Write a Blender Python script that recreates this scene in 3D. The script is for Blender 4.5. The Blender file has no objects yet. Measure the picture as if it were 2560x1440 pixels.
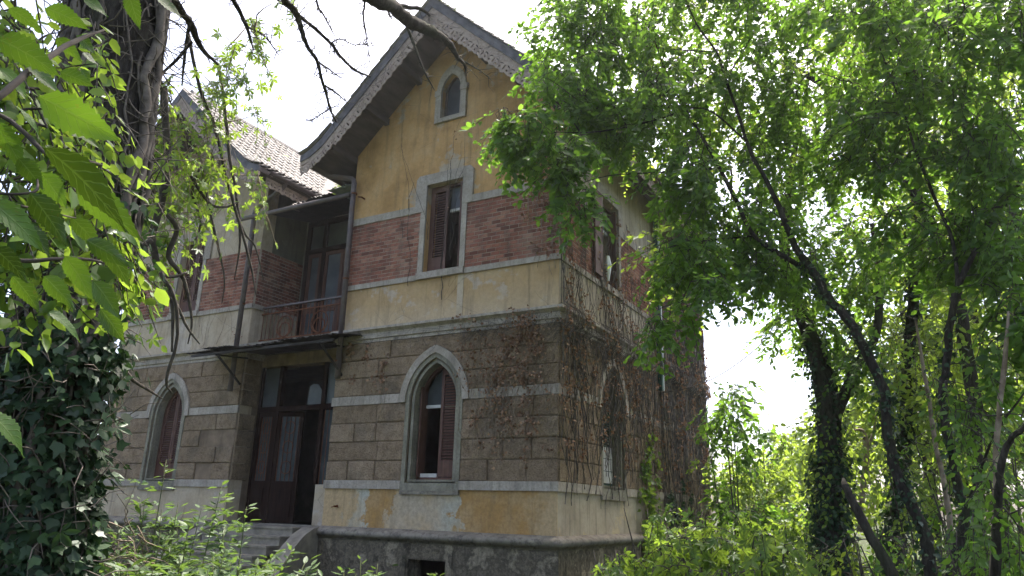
import bpy, math, random
import numpy as np
from mathutils import Vector, Matrix
from mathutils.geometry import tessellate_polygon

SC = bpy.context.scene
COL = SC.collection
R = math.radians

# ---------------------------------------------------------------- camera
cam_data = bpy.data.cameras.new('camera')
cam = bpy.data.objects.new('camera', cam_data)
COL.objects.link(cam)
SC.camera = cam
cam_data.sensor_width = 36.0
cam_data.lens = 25.5
cam_data.clip_start = 0.05
cam_data.clip_end = 2000.0
YAW, PITCH, ROLL = -0.51862, 0.29620, 0.02733
_f = Vector((math.sin(YAW), math.cos(YAW), 0)); _r = Vector((math.cos(YAW), -math.sin(YAW), 0)); _u = Vector((0, 0, 1))
_F = _f * math.cos(PITCH) + _u * math.sin(PITCH); _U = -_f * math.sin(PITCH) + _u * math.cos(PITCH)
_R2 = _r * math.cos(ROLL) + _U * math.sin(ROLL); _U2 = -_r * math.sin(ROLL) + _U * math.cos(ROLL)
_m = Matrix((_R2, _U2, -_F)).transposed().to_4x4()
_m.translation = Vector((5.5025, -11.347, 1.65))
cam.matrix_world = _m

# ---------------------------------------------------------------- sky, sun, exposure
SUN_DIR = Vector((-0.03, 0.39, 0.92)).normalized()          # towards the sun: high, behind the house
SUN_EL = math.asin(SUN_DIR.z)
SUN_AZ = math.atan2(SUN_DIR.x, SUN_DIR.y)
world = bpy.data.worlds.new('World'); SC.world = world; world.use_nodes = True
wt = world.node_tree; wt.nodes.clear()
_sky = wt.nodes.new('ShaderNodeTexSky'); _sky.sky_type = 'NISHITA'; _sky.sun_disc = False
_sky.sun_elevation = SUN_EL; _sky.sun_rotation = SUN_AZ
_sky.air_density = 0.6; _sky.dust_density = 5.0; _sky.ozone_density = 0.6
_bg = wt.nodes.new('ShaderNodeBackground'); _bg.inputs[1].default_value = 0.15
_wo = wt.nodes.new('ShaderNodeOutputWorld')
wt.links.new(_sky.outputs[0], _bg.inputs[0]); wt.links.new(_bg.outputs[0], _wo.inputs[0])
sun_data = bpy.data.lights.new('sun', 'SUN'); sun_data.energy = 2.3; sun_data.angle = R(0.6); sun_data.color = (1.0, 0.955, 0.87)
sun = bpy.data.objects.new('sun', sun_data); COL.objects.link(sun)
sun.location = (0, 10, 40)
sun.rotation_euler = (-SUN_DIR).to_track_quat('-Z', 'Y').to_euler()
SC.view_settings.view_transform = 'Standard'; SC.view_settings.look = 'None'
SC.view_settings.exposure = 2.1; SC.view_settings.gamma = 1.0
SC.view_settings.use_curve_mapping = False
SC.render.engine = 'CYCLES'
cy = SC.cycles
cy.max_bounces = 5; cy.diffuse_bounces = 3; cy.glossy_bounces = 2; cy.transmission_bounces = 4; cy.transparent_max_bounces = 6
cy.sample_clamp_indirect = 6.0
cy.use_denoising = True
cy.use_adaptive_sampling = True; cy.adaptive_threshold = 0.02

# ---------------------------------------------------------------- node material helpers
class NT:
    def __init__(s, name):
        s.m = bpy.data.materials.new(name); s.m.use_nodes = True
        s.t = s.m.node_tree; s.t.nodes.clear()
        s.out = s.n('ShaderNodeOutputMaterial')
        s.co = s.n('ShaderNodeTexCoord').outputs['Object']
        s.pos = s.n('ShaderNodeNewGeometry').outputs['Position']
    def n(s, t, **k):
        x = s.t.nodes.new(t)
        for a, b in k.items(): setattr(x, a, b)
        return x
    def put(s, sock, v):
        if hasattr(v, 'is_output'): s.t.links.new(v, sock)
        elif isinstance(v, (tuple, list)) and len(v) == 3 and sock.type == 'RGBA': sock.default_value = (*v, 1)
        else: sock.default_value = v
    def noise(s, scale, detail=4, rough=.55, vec=None, dist=0.0):
        x = s.n('ShaderNodeTexNoise')
        s.put(x.inputs['Vector'], vec if vec is not None else s.co)
        s.put(x.inputs['Scale'], scale); s.put(x.inputs['Detail'], detail); s.put(x.inputs['Roughness'], rough); s.put(x.inputs['Distortion'], dist)
        return x.outputs['Fac']
    def voro(s, scale, vec=None, out='Distance', feature='F1'):
        x = s.n('ShaderNodeTexVoronoi', feature=feature)
        s.put(x.inputs['Vector'], vec if vec is not None else s.co); s.put(x.inputs['Scale'], scale)
        return x.outputs[out]
    def mapv(s, sc=(1, 1, 1), loc=(0, 0, 0), pos=False):
        x = s.n('ShaderNodeMapping'); s.put(x.inputs['Vector'], s.pos if pos else s.co)
        x.inputs['Scale'].default_value = sc; x.inputs['Location'].default_value = loc
        return x.outputs[0]
    def ramp(s, v, stops, interp='LINEAR'):
        x = s.n('ShaderNodeValToRGB'); x.color_ramp.interpolation = interp
        e = x.color_ramp.elements
        while len(e) < len(stops): e.new(0.5)
        for i, (p, c) in enumerate(stops):
            e[i].position = p
            e[i].color = (c, c, c, 1) if isinstance(c, (int, float)) else (*c, 1)
        s.put(x.inputs[0], v)
        return x.outputs[0]
    def mix(s, f, a, b, mode='MIX'):
        x = s.n('ShaderNodeMix', data_type='RGBA', blend_type=mode)
        s.put(x.inputs[0], f); s.put(x.inputs[6], a); s.put(x.inputs[7], b)
        return x.outputs[2]
    def math(s, op, a, b=0.5, clamp=False):
        x = s.n('ShaderNodeMath', operation=op, use_clamp=clamp); s.put(x.inputs[0], a); s.put(x.inputs[1], b)
        return x.outputs[0]
    def sep(s, v=None):
        x = s.n('ShaderNodeSeparateXYZ'); s.put(x.inputs[0], v if v is not None else s.co)
        return x.outputs
    def rnd(s):
        return s.n('ShaderNodeObjectInfo').outputs['Random']
    def attr(s, name='v'):
        return s.n('ShaderNodeAttribute', attribute_name=name).outputs['Fac']
    def bump(s, h, strength=.4, dist=.02):
        x = s.n('ShaderNodeBump'); s.put(x.inputs['Height'], h); x.inputs['Strength'].default_value = strength; x.inputs['Distance'].default_value = dist
        return x.outputs[0]
    def done(s, col, rough=.8, bump=None, spec=.3, metal=0.0, **kw):
        x = s.n('ShaderNodeBsdfPrincipled')
        s.put(x.inputs['Base Color'], col); s.put(x.inputs['Roughness'], rough)
        s.put(x.inputs['Specular IOR Level'], spec); s.put(x.inputs['Metallic'], metal)
        for k, v in kw.items(): s.put(x.inputs[k], v)
        if bump is not None: s.t.links.new(bump, x.inputs['Normal'])
        s.t.links.new(x.outputs[0], s.out.inputs[0])
        return s.m

MAT = {}
def simple(name, c0, c1, scale=6, rough=.8, bump=.3, bs=40, bd=.01, spec=.3, metal=0.0, stops=(.35, .65)):
    t = NT(name)
    MAT[name] = t.done(t.ramp(t.noise(scale, 6), [(stops[0], c0), (stops[1], c1)]), rough,
                       t.bump(t.noise(bs, 4), bump, bd), spec, metal)
    return MAT[name]

def plaster(name, cols, pale, pale_cut, pale_scale=1.1, streak=.5, streakcol=(.07, .065, .05), loc=(0, 0, 0), fine=.35, hi=None):
    t = NT(name)
    base = t.ramp(t.noise(1.6, 6, .6, t.mapv((1, 1, 1), loc)), [(.3, cols[0]), (.5, cols[1]), (.72, cols[2])])
    pm = t.ramp(t.noise(pale_scale, 8, .62, t.mapv((1, 1, 1.1), (loc[0] + 3.1, 0, loc[2] + 1.7))), [(pale_cut, 0.0), (pale_cut + .035, 1.0)])
    c = t.mix(pm, base, pale)
    if hi is not None:                                    # bare lower coat where the paint has washed off: below height hi
        z = t.sep()[2]
        w = t.math('ADD', z, t.math('MULTIPLY', t.math('SUBTRACT', t.noise(2.2, 6), .5), hi[2]))
        mr = t.n('ShaderNodeMapRange'); t.put(mr.inputs[0], w); mr.inputs[1].default_value = hi[0]; mr.inputs[2].default_value = hi[1]
        mr.inputs[3].default_value = 1.0; mr.inputs[4].default_value = 0.0
        c = t.mix(t.math('MULTIPLY', mr.outputs[0], hi[4]), c, hi[3])
    st = t.noise(1.0, 5, .65, t.mapv((7, 7, .55), (loc[0], 0, 1.3)))
    c = t.mix(t.math('MULTIPLY', t.ramp(st, [(.52, 0.0), (.78, 1.0)]), streak), c, streakcol)
    c = t.mix(t.math('MULTIPLY', t.ramp(t.noise(14, 6, .7), [(.35, 1.0), (.6, 0.0)]), fine), c, t.mix(.5, c, (.10, .085, .055)))
    cr = t.ramp(t.voro(1.35, t.mix(.08, t.co, t.n('ShaderNodeTexNoise').outputs['Color']), feature='DISTANCE_TO_EDGE'), [(.0, 1.0), (.006, 0.0)])
    crm = t.math('MULTIPLY', cr, t.ramp(t.noise(.7, 2), [(.5, 0.0), (.58, .6)]))
    c = t.mix(crm, c, (.08, .065, .045))
    h = t.math('ADD', t.math('MULTIPLY', t.noise(28, 5), .5), t.math('MULTIPLY', pm, -.5))
    MAT[name] = t.done(c, .92, t.bump(h, .45, .012), .15)

plaster('ochre_plaster', [(.33, .185, .07), (.50, .295, .12), (.54, .355, .18)], (.43, .345, .25), .56, .8, .6)
plaster('cream_plaster', [(.33, .215, .105), (.455, .305, .155), (.48, .345, .20)], (.47, .37, .275), .56, 1.4, .65, hi=(5.25, 5.75, .5, (.52, .40, .265), .75))
plaster('shaded_plaster', [(.12, .105, .075), (.17, .15, .11), (.20, .18, .135)], (.19, .17, .135), .58, 1.0, .6, (.05, .045, .04), (3, 0, 2))  # plaster darkened in colour for the deep shade of the balcony recess
plaster('grey_plaster', [(.37, .285, .19), (.47, .375, .265), (.52, .43, .325)], (.49, .41, .33), .58, 1.0, .6, (.06, .055, .045), (5, 0, 2))
plaster('streaked_plaster', [(.31, .255, .185), (.42, .35, .26), (.48, .41, .315)], (.50, .395, .25), .60, 1.3, .95, (.045, .042, .035), (9, 0, 3))
# base of the gable front: bare pale render with ochre paint left in big ragged patches
t = NT('base_plaster')
x = t.math('ADD', t.sep()[0], t.math('MULTIPLY', t.math('SUBTRACT', t.noise(2.4, 9, .72), .5), 1.7))
x = t.math('ADD', x, t.math('MULTIPLY', t.sep()[2], -.12))
xx = t.math('MULTIPLY', t.math('ADD', x, 6.0), 1 / 7.0)
pale = (.47, .38, .275); och = (.41, .235, .085); yel = (.50, .35, .19)
c = t.ramp(xx, [(.0, yel), (.19, yel), (.21, (.45, .425, .345)), (.246, (.47, .45, .375)), (.252, och), (.328, och), (.336, pale), (.46, pale), (.545, (.45, .425, .345)), (.553, och), (.75, och), (.80, yel), (.84, yel)])
c = t.mix(t.ramp(t.noise(2.0, 6), [(.45, 0.0), (.7, .7)]), c, yel)
st = t.noise(1.0, 5, .65, t.mapv((6, 6, .6)))
c = t.mix(t.ramp(st, [(.5, 0.0), (.8, .55)]), c, (.10, .085, .055))
c = t.mix(t.ramp(t.noise(16, 6, .7), [(.35, .35), (.6, 0.0)]), c, (.12, .10, .06))
MAT['base_plaster'] = t.done(c, .92, t.bump(t.noise(26, 5), .4, .012), .15)
# rough tuff-like rusticated render
t = NT('rustic_block')
n1 = t.noise(5, 8, .7); n2 = t.noise(38, 6, .75)
c = t.ramp(n1, [(.28, (.22, .150, .095)), (.5, (.37, .268, .178)), (.75, (.50, .375, .26))])
c = t.mix(t.ramp(t.rnd(), [(0.0, 0.0), (1.0, .55)]), c, t.mix(1.0, c, (.62, .60, .56), 'MULTIPLY'))
c = t.mix(t.ramp(n2, [(.36, .6), (.50, 0.0)]), c, (.07, .058, .04))
c = t.mix(t.ramp(t.noise(1.2, 5), [(.5, 0.0), (.75, .6)]), c, (.09, .085, .07))
MAT['rustic_block'] = t.done(c, .95, t.bump(t.math('ADD', n2, t.math('MULTIPLY', t.noise(14, 4), .8)), 1.0, .05), .1)
t = NT('joint_render')
c = t.ramp(t.noise(4, 6), [(.3, (.14, .10, .068)), (.7, (.26, .19, .13))])
c = t.mix(t.ramp(t.noise(1.0, 5, .6, t.mapv((6, 6, .6))), [(.5, 0.0), (.8, .7)]), c, (.05, .045, .035))
MAT['joint_render'] = t.done(c, .95, t.bump(t.noise(30, 5), .6, .02), .1)
t = NT('band_stone')
c = t.ramp(t.noise(3, 6), [(.3, (.31, .26, .21)), (.7, (.45, .39, .325))])
c = t.mix(t.ramp(t.noise(1.0, 5, .65, t.mapv((8, 8, .9))), [(.5, 0.0), (.8, .75)]), c, (.085, .08, .065))
c = t.mix(t.ramp(t.noise(20, 6, .7), [(.35, .45), (.55, 0.0)]), c, (.13, .12, .10))
MAT['band_stone'] = t.done(c, .9, t.bump(t.noise(30, 5), .4, .012), .15)
t = NT('surround_stone')
c = t.ramp(t.noise(3, 6), [(.3, (.19, .17, .125)), (.7, (.31, .285, .22))])
c = t.mix(t.ramp(t.noise(1.0, 5, .65, t.mapv((8, 8, .9))), [(.5, 0.0), (.8, .75)]), c, (.06, .055, .045))
c = t.mix(t.ramp(t.noise(20, 6, .7), [(.35, .45), (.55, 0.0)]), c, (.09, .08, .06))
MAT['surround_stone'] = t.done(c, .9, t.bump(t.noise(30, 5), .4, .012), .15)
t = NT('plinth_render')
c = t.ramp(t.noise(2.6, 7, .65), [(.36, (.06, .048, .034)), (.45, (.19, .155, .11)), (.52, (.095, .078, .056)), (.60, (.31, .255, .18)), (.72, (.15, .125, .09))])
c = t.mix(t.ramp(t.noise(1.0, 5, .65, t.mapv((6, 6, .8))), [(.5, 0.0), (.75, .8)]), c, (.04, .038, .032))
c = t.mix(t.ramp(t.noise(22, 6, .7), [(.35, .5), (.55, 0.0)]), c, (.05, .045, .035))
MAT['plinth_render'] = t.done(c, .95, t.bump(t.noise(16, 6), .7, .03), .1)
t = NT('roll_stone')
c = t.ramp(t.noise(2.5, 7, .65), [(.3, (.14, .12, .095)), (.7, (.30, .265, .21))])
c = t.mix(t.ramp(t.noise(9, 6, .7), [(.36, .7), (.5, 0.0)]), c, (.07, .06, .05))
MAT['roll_stone'] = t.done(c, .9, t.bump(t.noise(26, 5), .5, .015), .15)
t = NT('brick')
v = t.math('FRACT', t.math('ADD', t.rnd(), t.attr('v')))
c = t.ramp(v, [(0.0, (.13, .048, .034)), (.25, (.24, .090, .058)), (.7, (.34, .135, .088)), (1.0, (.41, .21, .14))])
c = t.mix(t.ramp(t.noise(24, 5, .7), [(.35, .6), (.6, 0.0)]), c, (.10, .05, .035))
c = t.mix(t.ramp(t.noise(1.0, 5, .6, t.mapv((4, 4, .7), (0, 0, 0), True)), [(.48, 0.0), (.75, .75)]), c, (.065, .045, .035))
c = t.mix(t.ramp(t.noise(1.3, 5, .6, t.mapv((1, 1, 1), (7, 0, 3), True)), [(.52, 0.0), (.75, .5)]), c, (.30, .22, .16))
MAT['brick'] = t.done(c, .9, t.bump(t.noise(50, 4), .4, .006), .15)
simple('mortar', (.24, .19, .15), (.46, .39, .32), 5, .95, .4, 60)
t = NT('brown_wood')
c = t.ramp(t.noise(1.0, 6, .6, t.mapv((20, 20, 1.5))), [(.3, (.060, .027, .018)), (.7, (.125, .058, .040))])
c = t.mix(t.ramp(t.noise(3, 6), [(.5, 0.0), (.75, .6)]), c, (.19, .10, .07))
MAT['brown_wood'] = t.done(c, .6, t.bump(t.noise(1.0, 5, .6, t.mapv((40, 40, 2))), .3, .004), .3)
t = NT('shaded_door_wood')  # door wood with the shade of porch and balcony recess put into its colour
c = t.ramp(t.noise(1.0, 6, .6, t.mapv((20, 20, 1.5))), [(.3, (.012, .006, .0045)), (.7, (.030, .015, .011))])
MAT['shaded_door_wood'] = t.done(c, .85, t.bump(t.noise(1.0, 5, .6, t.mapv((40, 40, 2))), .3, .004), .08)
t = NT('eave_wood')
c = t.ramp(t.noise(1.0, 6, .6, t.mapv((8, 2, 8))), [(.3, (.05, .038, .032)), (.7, (.11, .088, .075))])
MAT['eave_wood'] = t.done(c, .85, t.bump(t.noise(20, 4), .3, .006), .2)
t = NT('fretwork_paint')
c = t.ramp(t.noise(9, 7, .7), [(.3, (.17, .115, .09)), (.5, (.31, .24, .19)), (.72, (.39, .315, .26))])
MAT['fretwork_paint'] = t.done(c, .8, t.bump(t.noise(40, 4), .3, .005), .2)
t = NT('pipe_paint')
c = t.ramp(t.noise(6, 7, .7), [(.3, (.07, .052, .050)), (.7, (.14, .112, .108))])
c = t.mix(t.ramp(t.noise(3, 5), [(.55, 0.0), (.7, .7)]), c, (.10, .055, .04))
MAT['pipe_paint'] = t.done(c, .55, t.bump(t.noise(30, 4), .2, .004), .4)
t = NT('rust')
c = t.ramp(t.noise(9, 7, .7), [(.3, (.07, .026, .014)), (.55, (.16, .060, .028)), (.75, (.24, .105, .055))])
MAT['rust'] = t.done(c, .85, t.bump(t.noise(60, 4), .4, .004), .2)
t = NT('rusty_sheet')
c = t.ramp(t.noise(4, 7, .7), [(.3, (.02, .016, .014)), (.6, (.045, .036, .031)), (.8, (.12, .105, .095))])
MAT['rusty_sheet'] = t.done(c, .6, t.bump(t.noise(40, 4), .3, .004), .4, .3)
simple('plastic_sheet', (.30, .34, .34), (.50, .54, .52), 5, .5, .2)
t = NT('roof_tile')
v = t.math('FRACT', t.math('ADD', t.rnd(), t.attr('v')))
c = t.ramp(v, [(0.0, (.11, .095, .08)), (.5, (.19, .168, .145)), (1.0, (.28, .255, .225))])
c = t.mix(t.ramp(t.noise(9, 6, .7), [(.45, 0.0), (.65, .7)]), c, (.11, .10, .085))
MAT['roof_tile'] = t.done(c, .7, t.bump(t.noise(40, 4), .3, .006), .4)
simple('slate_edge', (.06, .056, .058), (.135, .125, .13), 5, .7, .4, 20, .02)
simple('moss', (.07, .09, .025), (.15, .17, .05), 8, .95, .8, 60, .03)
simple('concrete_step', (.15, .13, .10), (.28, .245, .19), 4, .9, .4, 30)
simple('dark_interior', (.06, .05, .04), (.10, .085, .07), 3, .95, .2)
simple('pale_board', (.42, .40, .36), (.58, .56, .52), 6, .8, .3)
simple('green_paint', (.012, .045, .035), (.025, .075, .058), 5, .5, .2)
simple('white_paint', (.62, .62, .60), (.78, .78, .76), 6, .5, .1)
t = NT('window_glass')
MAT['window_glass'] = t.done(t.ramp(t.noise(3, 5), [(.3, (.03, .036, .038)), (.7, (.06, .068, .07))]), .4, None, .12)
t = NT('frosted_glass')
MAT['frosted_glass'] = t.done(t.ramp(t.noise(2, 4), [(.3, (.04, .044, .047)), (.7, (.10, .108, .112))]), .5, None, .5)
t = NT('bark')
vv = t.mapv((6, 6, 1.4))
c = t.ramp(t.noise(3, 7, .7, vv), [(.3, (.018, .015, .012)), (.5, (.045, .038, .032)), (.75, (.095, .082, .07))])
c = t.mix(t.ramp(t.noise(1.4, 5), [(.5, 0.0), (.7, .6)]), c, (.05, .06, .025))
MAT['bark'] = t.done(c, .95, t.bump(t.noise(5, 6, .7, vv), 1.0, .04), .1)
simple('vine_bark', (.065, .053, .044), (.165, .138, .115), 12, .95, .5, 40, .006)
simple('dark_twig', (.035, .028, .022), (.085, .07, .055), 12, .95, .4, 40, .006)
simple('dry_stem', (.13, .095, .065), (.30, .235, .17), 10, .95, .3, 40, .005)
simple('green_stem', (.06, .075, .025), (.11, .12, .04), 10, .8, .2)

def leafmat(name, dark, mid, light, trans, tw=.45, rough=.42, spec=.4):
    t = NT(name)
    v = t.attr('v')
    c = t.ramp(v, [(0.0, dark), (.55, mid), (1.0, light)])
    p = t.n('ShaderNodeBsdfPrincipled'); t.put(p.inputs['Base Color'], c); p.inputs['Roughness'].default_value = rough; p.inputs['Specular IOR Level'].default_value = spec
    tr = t.n('ShaderNodeBsdfTranslucent'); t.put(tr.inputs[0], t.mix(1.0, t.ramp(v, [(0.0, .6), (1.0, 1.0)]), trans, 'MULTIPLY'))
    mx = t.n('ShaderNodeMixShader'); mx.inputs[0].default_value = tw
    t.t.links.new(p.outputs[0], mx.inputs[1]); t.t.links.new(tr.outputs[0], mx.inputs[2]); t.t.links.new(mx.outputs[0], t.out.inputs[0])
    MAT[name] = t.m
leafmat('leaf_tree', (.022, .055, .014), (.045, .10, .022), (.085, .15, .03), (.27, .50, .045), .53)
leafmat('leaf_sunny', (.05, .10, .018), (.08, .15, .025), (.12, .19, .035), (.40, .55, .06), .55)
leafmat('leaf_creeper', (.045, .10, .02), (.07, .14, .025), (.11, .18, .03), (.34, .50, .05), .52)
leafmat('leaf_ivy', (.012, .030, .013), (.022, .050, .020), (.045, .085, .033), (.06, .13, .03), .2, .45, .3)
leafmat('leaf_shrub', (.04, .08, .024), (.068, .12, .036), (.105, .165, .05), (.20, .32, .05), .38, .5, .3)
leafmat('leaf_dead', (.15, .078, .045), (.28, .155, .09), (.45, .29, .185), (.26, .14, .07), .25, .8, .15)
leafmat('moss_leaf', (.05, .07, .02), (.08, .10, .03), (.12, .14, .04), (.12, .16, .03), .3, .9, .1)

# ---------------------------------------------------------------- mesh helpers
FRONT = lambda y0: (lambda u, w, d: (u, y0 - d, w))     # facade facing the garden (-Y); d is outward
SIDE = lambda x0: (lambda u, w, d: (x0 + d, u, w))      # facade facing +X

def mesh_from(name, verts, faces, attr=None, smooth=False):
    me = bpy.data.meshes.new(name)
    me.from_pydata([tuple(v) for v in verts], [], faces)
    if attr is not None:
        a = me.attributes.new('v', 'FLOAT', 'POINT'); a.data.foreach_set('value', attr)
    if smooth:
        me.polygons.foreach_set('use_smooth', [True] * len(me.polygons))
    me.update()
    return me

class MB:
    def __init__(s, fr=None):
        s.v, s.f, s.a = [], [], []
        s.fr = fr or (lambda x, y, z: (x, y, z))
        s.val = 0.0
    def add(s, vs, fs, raw=False):
        o = len(s.v)
        for p in vs:
            s.v.append(tuple(p) if raw else s.fr(*p)); s.a.append(s.val)
        for f in fs: s.f.append([i + o for i in f])
    def box(s, a0, a1, b0, b1, c0, c1):
        vs = [(a, b, c) for c in (c0, c1) for b in (b0, b1) for a in (a0, a1)]
        s.add(vs, [(0, 2, 3, 1), (4, 5, 7, 6), (0, 1, 5, 4), (2, 6, 7, 3), (0, 4, 6, 2), (1, 3, 7, 5)])
    def plate(s, outer, holes, d0, d1):
        loops = [outer] + list(holes)
        tris = tessellate_polygon([[Vector((p[0], p[1], 0)) for p in l] for l in loops])
        pts = [p for l in loops for p in l]; n = len(pts)
        vs = [(p[0], p[1], d0) for p in pts] + [(p[0], p[1], d1) for p in pts]
        fs = [tuple(t) for t in tris] + [tuple(i + n for i in reversed(t)) for t in tris]
        k = 0
        for l in loops:
            m = len(l)
            for i in range(m):
                j = (i + 1) % m
                fs.append((k + i, k + j, k + j + n, k + i + n))
            k += m
        s.add(vs, fs)
    def block(s, outer, d0, d1, bev=.02):
        # outer polygon extruded d0..d1 with an inset (bevelled) face
        n = len(outer); cx = sum(p[0] for p in outer) / n; cz = sum(p[1] for p in outer) / n
        def ins(p):
            dx, dz = p[0] - cx, p[1] - cz
            return (p[0] - math.copysign(min(bev, abs(dx)), dx), p[1] - math.copysign(min(bev, abs(dz)), dz))
        vs = [(p[0], p[1], d0) for p in outer] + [(p[0], p[1], d1 - bev * .6) for p in outer] + [(*ins(p), d1) for p in outer]
        fs = []
        for i in range(n):
            j = (i + 1) % n
            fs += [(i, j, j + n, i + n), (i + n, j + n, j + 2 * n, i + 2 * n)]
        fs.append(tuple(range(2 * n, 3 * n)))
        s.add(vs, fs)
    def tube(s, pts, rads, n=6, raw=False, cap=True):
        pts = [Vector(p) for p in pts]; m = len(pts)
        if isinstance(rads, (int, float)): rads = [rads] * m
        vs, fs = [], []
        up = Vector((.13, .21, .97)).normalized()
        prev = None
        for i, p in enumerate(pts):
            t = (pts[min(i + 1, m - 1)] - pts[max(i - 1, 0)])
            t = t.normalized() if t.length > 1e-9 else Vector((0, 0, 1))
            if prev is None:
                a = t.cross(up)
                if a.length < .05: a = t.cross(Vector((1, 0, 0)))
            else:
                a = prev - t * prev.dot(t)
                if a.length < 1e-4: a = t.cross(up)
            a.normalize(); prev = a; b = t.cross(a)
            for k in range(n):
                q = 2 * math.pi * k / n
                vs.append(p + (a * math.cos(q) + b * math.sin(q)) * rads[i])
        for i in range(m - 1):
            for k in range(n):
                l = (k + 1) % n
                fs.append((i * n + k, i * n + l, (i + 1) * n + l, (i + 1) * n + k))
        if cap:
            fs.append(tuple(range(n - 1, -1, -1))); fs.append(tuple((m - 1) * n + k for k in range(n)))
        s.add(vs, fs, raw)
    def sweep(s, path, prof):
        # path: plan polyline, house on its left; prof: closed (outward, z) outline, mitred at corners
        m = len(path); k = len(prof); vs = []; fs = []
        for i, p in enumerate(path):
            nn = []
            for a, b in ((i - 1, i), (i, i + 1)):
                if a < 0 or b >= m: continue
                e = Vector(path[b]) - Vector(path[a]); e.normalize(); nn.append(Vector((e.y, -e.x)))
            if len(nn) == 2:
                w = nn[0] + nn[1]; w = w / max(.2, 1 + nn[0].dot(nn[1]))
            else: w = nn[0]
            for d, z in prof: vs.append((p[0] + w.x * d, p[1] + w.y * d, z))
        for i in range(m - 1):
            for j in range(k):
                l = (j + 1) % k
                fs.append((i * k + j, i * k + l, (i + 1) * k + l, (i + 1) * k + j))
        fs.append(tuple(range(k))); fs.append(tuple((m - 1) * k + j for j in range(k)))
        s.add(vs, fs, True)
    def build(s, name, mat, parent=None, smooth=False, kind=None, label=None):
        me = mesh_from(name, s.v, s.f, s.a, smooth)
        import bmesh
        bm = bmesh.new(); bm.from_mesh(me); bmesh.ops.recalc_face_normals(bm, faces=bm.faces[:]); bm.to_mesh(me); bm.free()
        me.materials.append(MAT[mat])
        return link(name, me, parent, kind, label)

def link(name, data, parent=None, kind=None, label=None):
    o = bpy.data.objects.new(name, data); COL.objects.link(o)
    if parent is not None:
        o.parent = parent
        if parent.type == 'EMPTY': o.matrix_parent_inverse = Matrix.Translation(-parent.location)
    if kind: o['kind'] = kind
    if label: o['label'] = label
    return o

def thing(name, label, cat, loc=(0, 0, 0), group=None, kind=None):
    o = link(name, None); o.location = loc; o.empty_display_size = .3
    o['label'] = label; o['category'] = cat
    if group: o['group'] = group
    if kind: o['kind'] = kind
    return o

def arch_pts(cx, h, R0, c, zs, n=10):
    # right springing -> apex -> left springing of a pointed arch; arc centres at cx-/+c
    za = math.sqrt(max(1e-6, R0 * R0 - c * c)); am = math.atan2(za, c)
    right = [(cx - c + R0 * math.cos(am * i / n), zs + R0 * math.sin(am * i / n)) for i in range(n + 1)]
    left = [(2 * cx - p[0], p[1]) for p in reversed(right[:-1])]
    return right + left

def arch_half(z, R0, c, zs, h):
    # half-width of the arch opening at height z (0 above the apex)
    if z <= zs: return h
    k = R0 * R0 - (z - zs) ** 2
    return max(0.0, math.sqrt(k) - c) if k > 0 else 0.0

# big near leaves: pale midrib and side veins from the leaf's own along/across coordinates
t = NT('leaf_big')
al = t.attr('along'); ac = t.math('ABSOLUTE', t.attr('across'))
vv = t.math('ABSOLUTE', t.math('SUBTRACT', t.math('FRACT', t.math('SUBTRACT', t.math('MULTIPLY', al, 8.0), t.math('MULTIPLY', ac, 1.3))), .5))
vein = t.math('MAXIMUM', t.ramp(vv, [(.0, 1.0), (.10, 0.0)]), t.ramp(ac, [(.03, 1.0), (.09, 0.0)]))
base = t.ramp(t.attr('v'), [(0.0, (.016, .045, .008)), (.5, (.030, .080, .012)), (1.0, (.055, .12, .018))])
base = t.mix(t.ramp(t.noise(30, 5), [(.35, .5), (.6, 0.0)]), base, t.mix(.6, base, (.02, .05, .01)))
c = t.mix(t.math('MULTIPLY', vein, .75), base, (.15, .23, .07))
c = t.mix(t.ramp(t.noise(55, 3, .6), [(.66, 0.0), (.70, .9)]), c, (.10, .06, .02))
p_ = t.n('ShaderNodeBsdfPrincipled'); t.put(p_.inputs['Base Color'], c); p_.inputs['Roughness'].default_value = .45; p_.inputs['Specular IOR Level'].default_value = .35
bp = t.bump(t.math('ADD', t.math('MULTIPLY', vein, -.6), t.math('MULTIPLY', t.noise(60, 3), .4)), .6, .006); t.t.links.new(bp, p_.inputs['Normal'])
tr_ = t.n('ShaderNodeBsdfTranslucent'); t.put(tr_.inputs[0], t.mix(t.math('MULTIPLY', vein, .45), t.mix(1.0, t.ramp(t.attr('v'), [(0.0, .25), (1.0, 1.0)]), (.20, .36, .025), 'MULTIPLY'), (.10, .16, .02)))
mx_ = t.n('ShaderNodeMixShader'); mx_.inputs[0].default_value = .38
t.t.links.new(p_.outputs[0], mx_.inputs[1]); t.t.links.new(tr_.outputs[0], mx_.inputs[2]); t.t.links.new(mx_.outputs[0], t.out.inputs[0]); MAT['leaf_big'] = t.m
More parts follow.
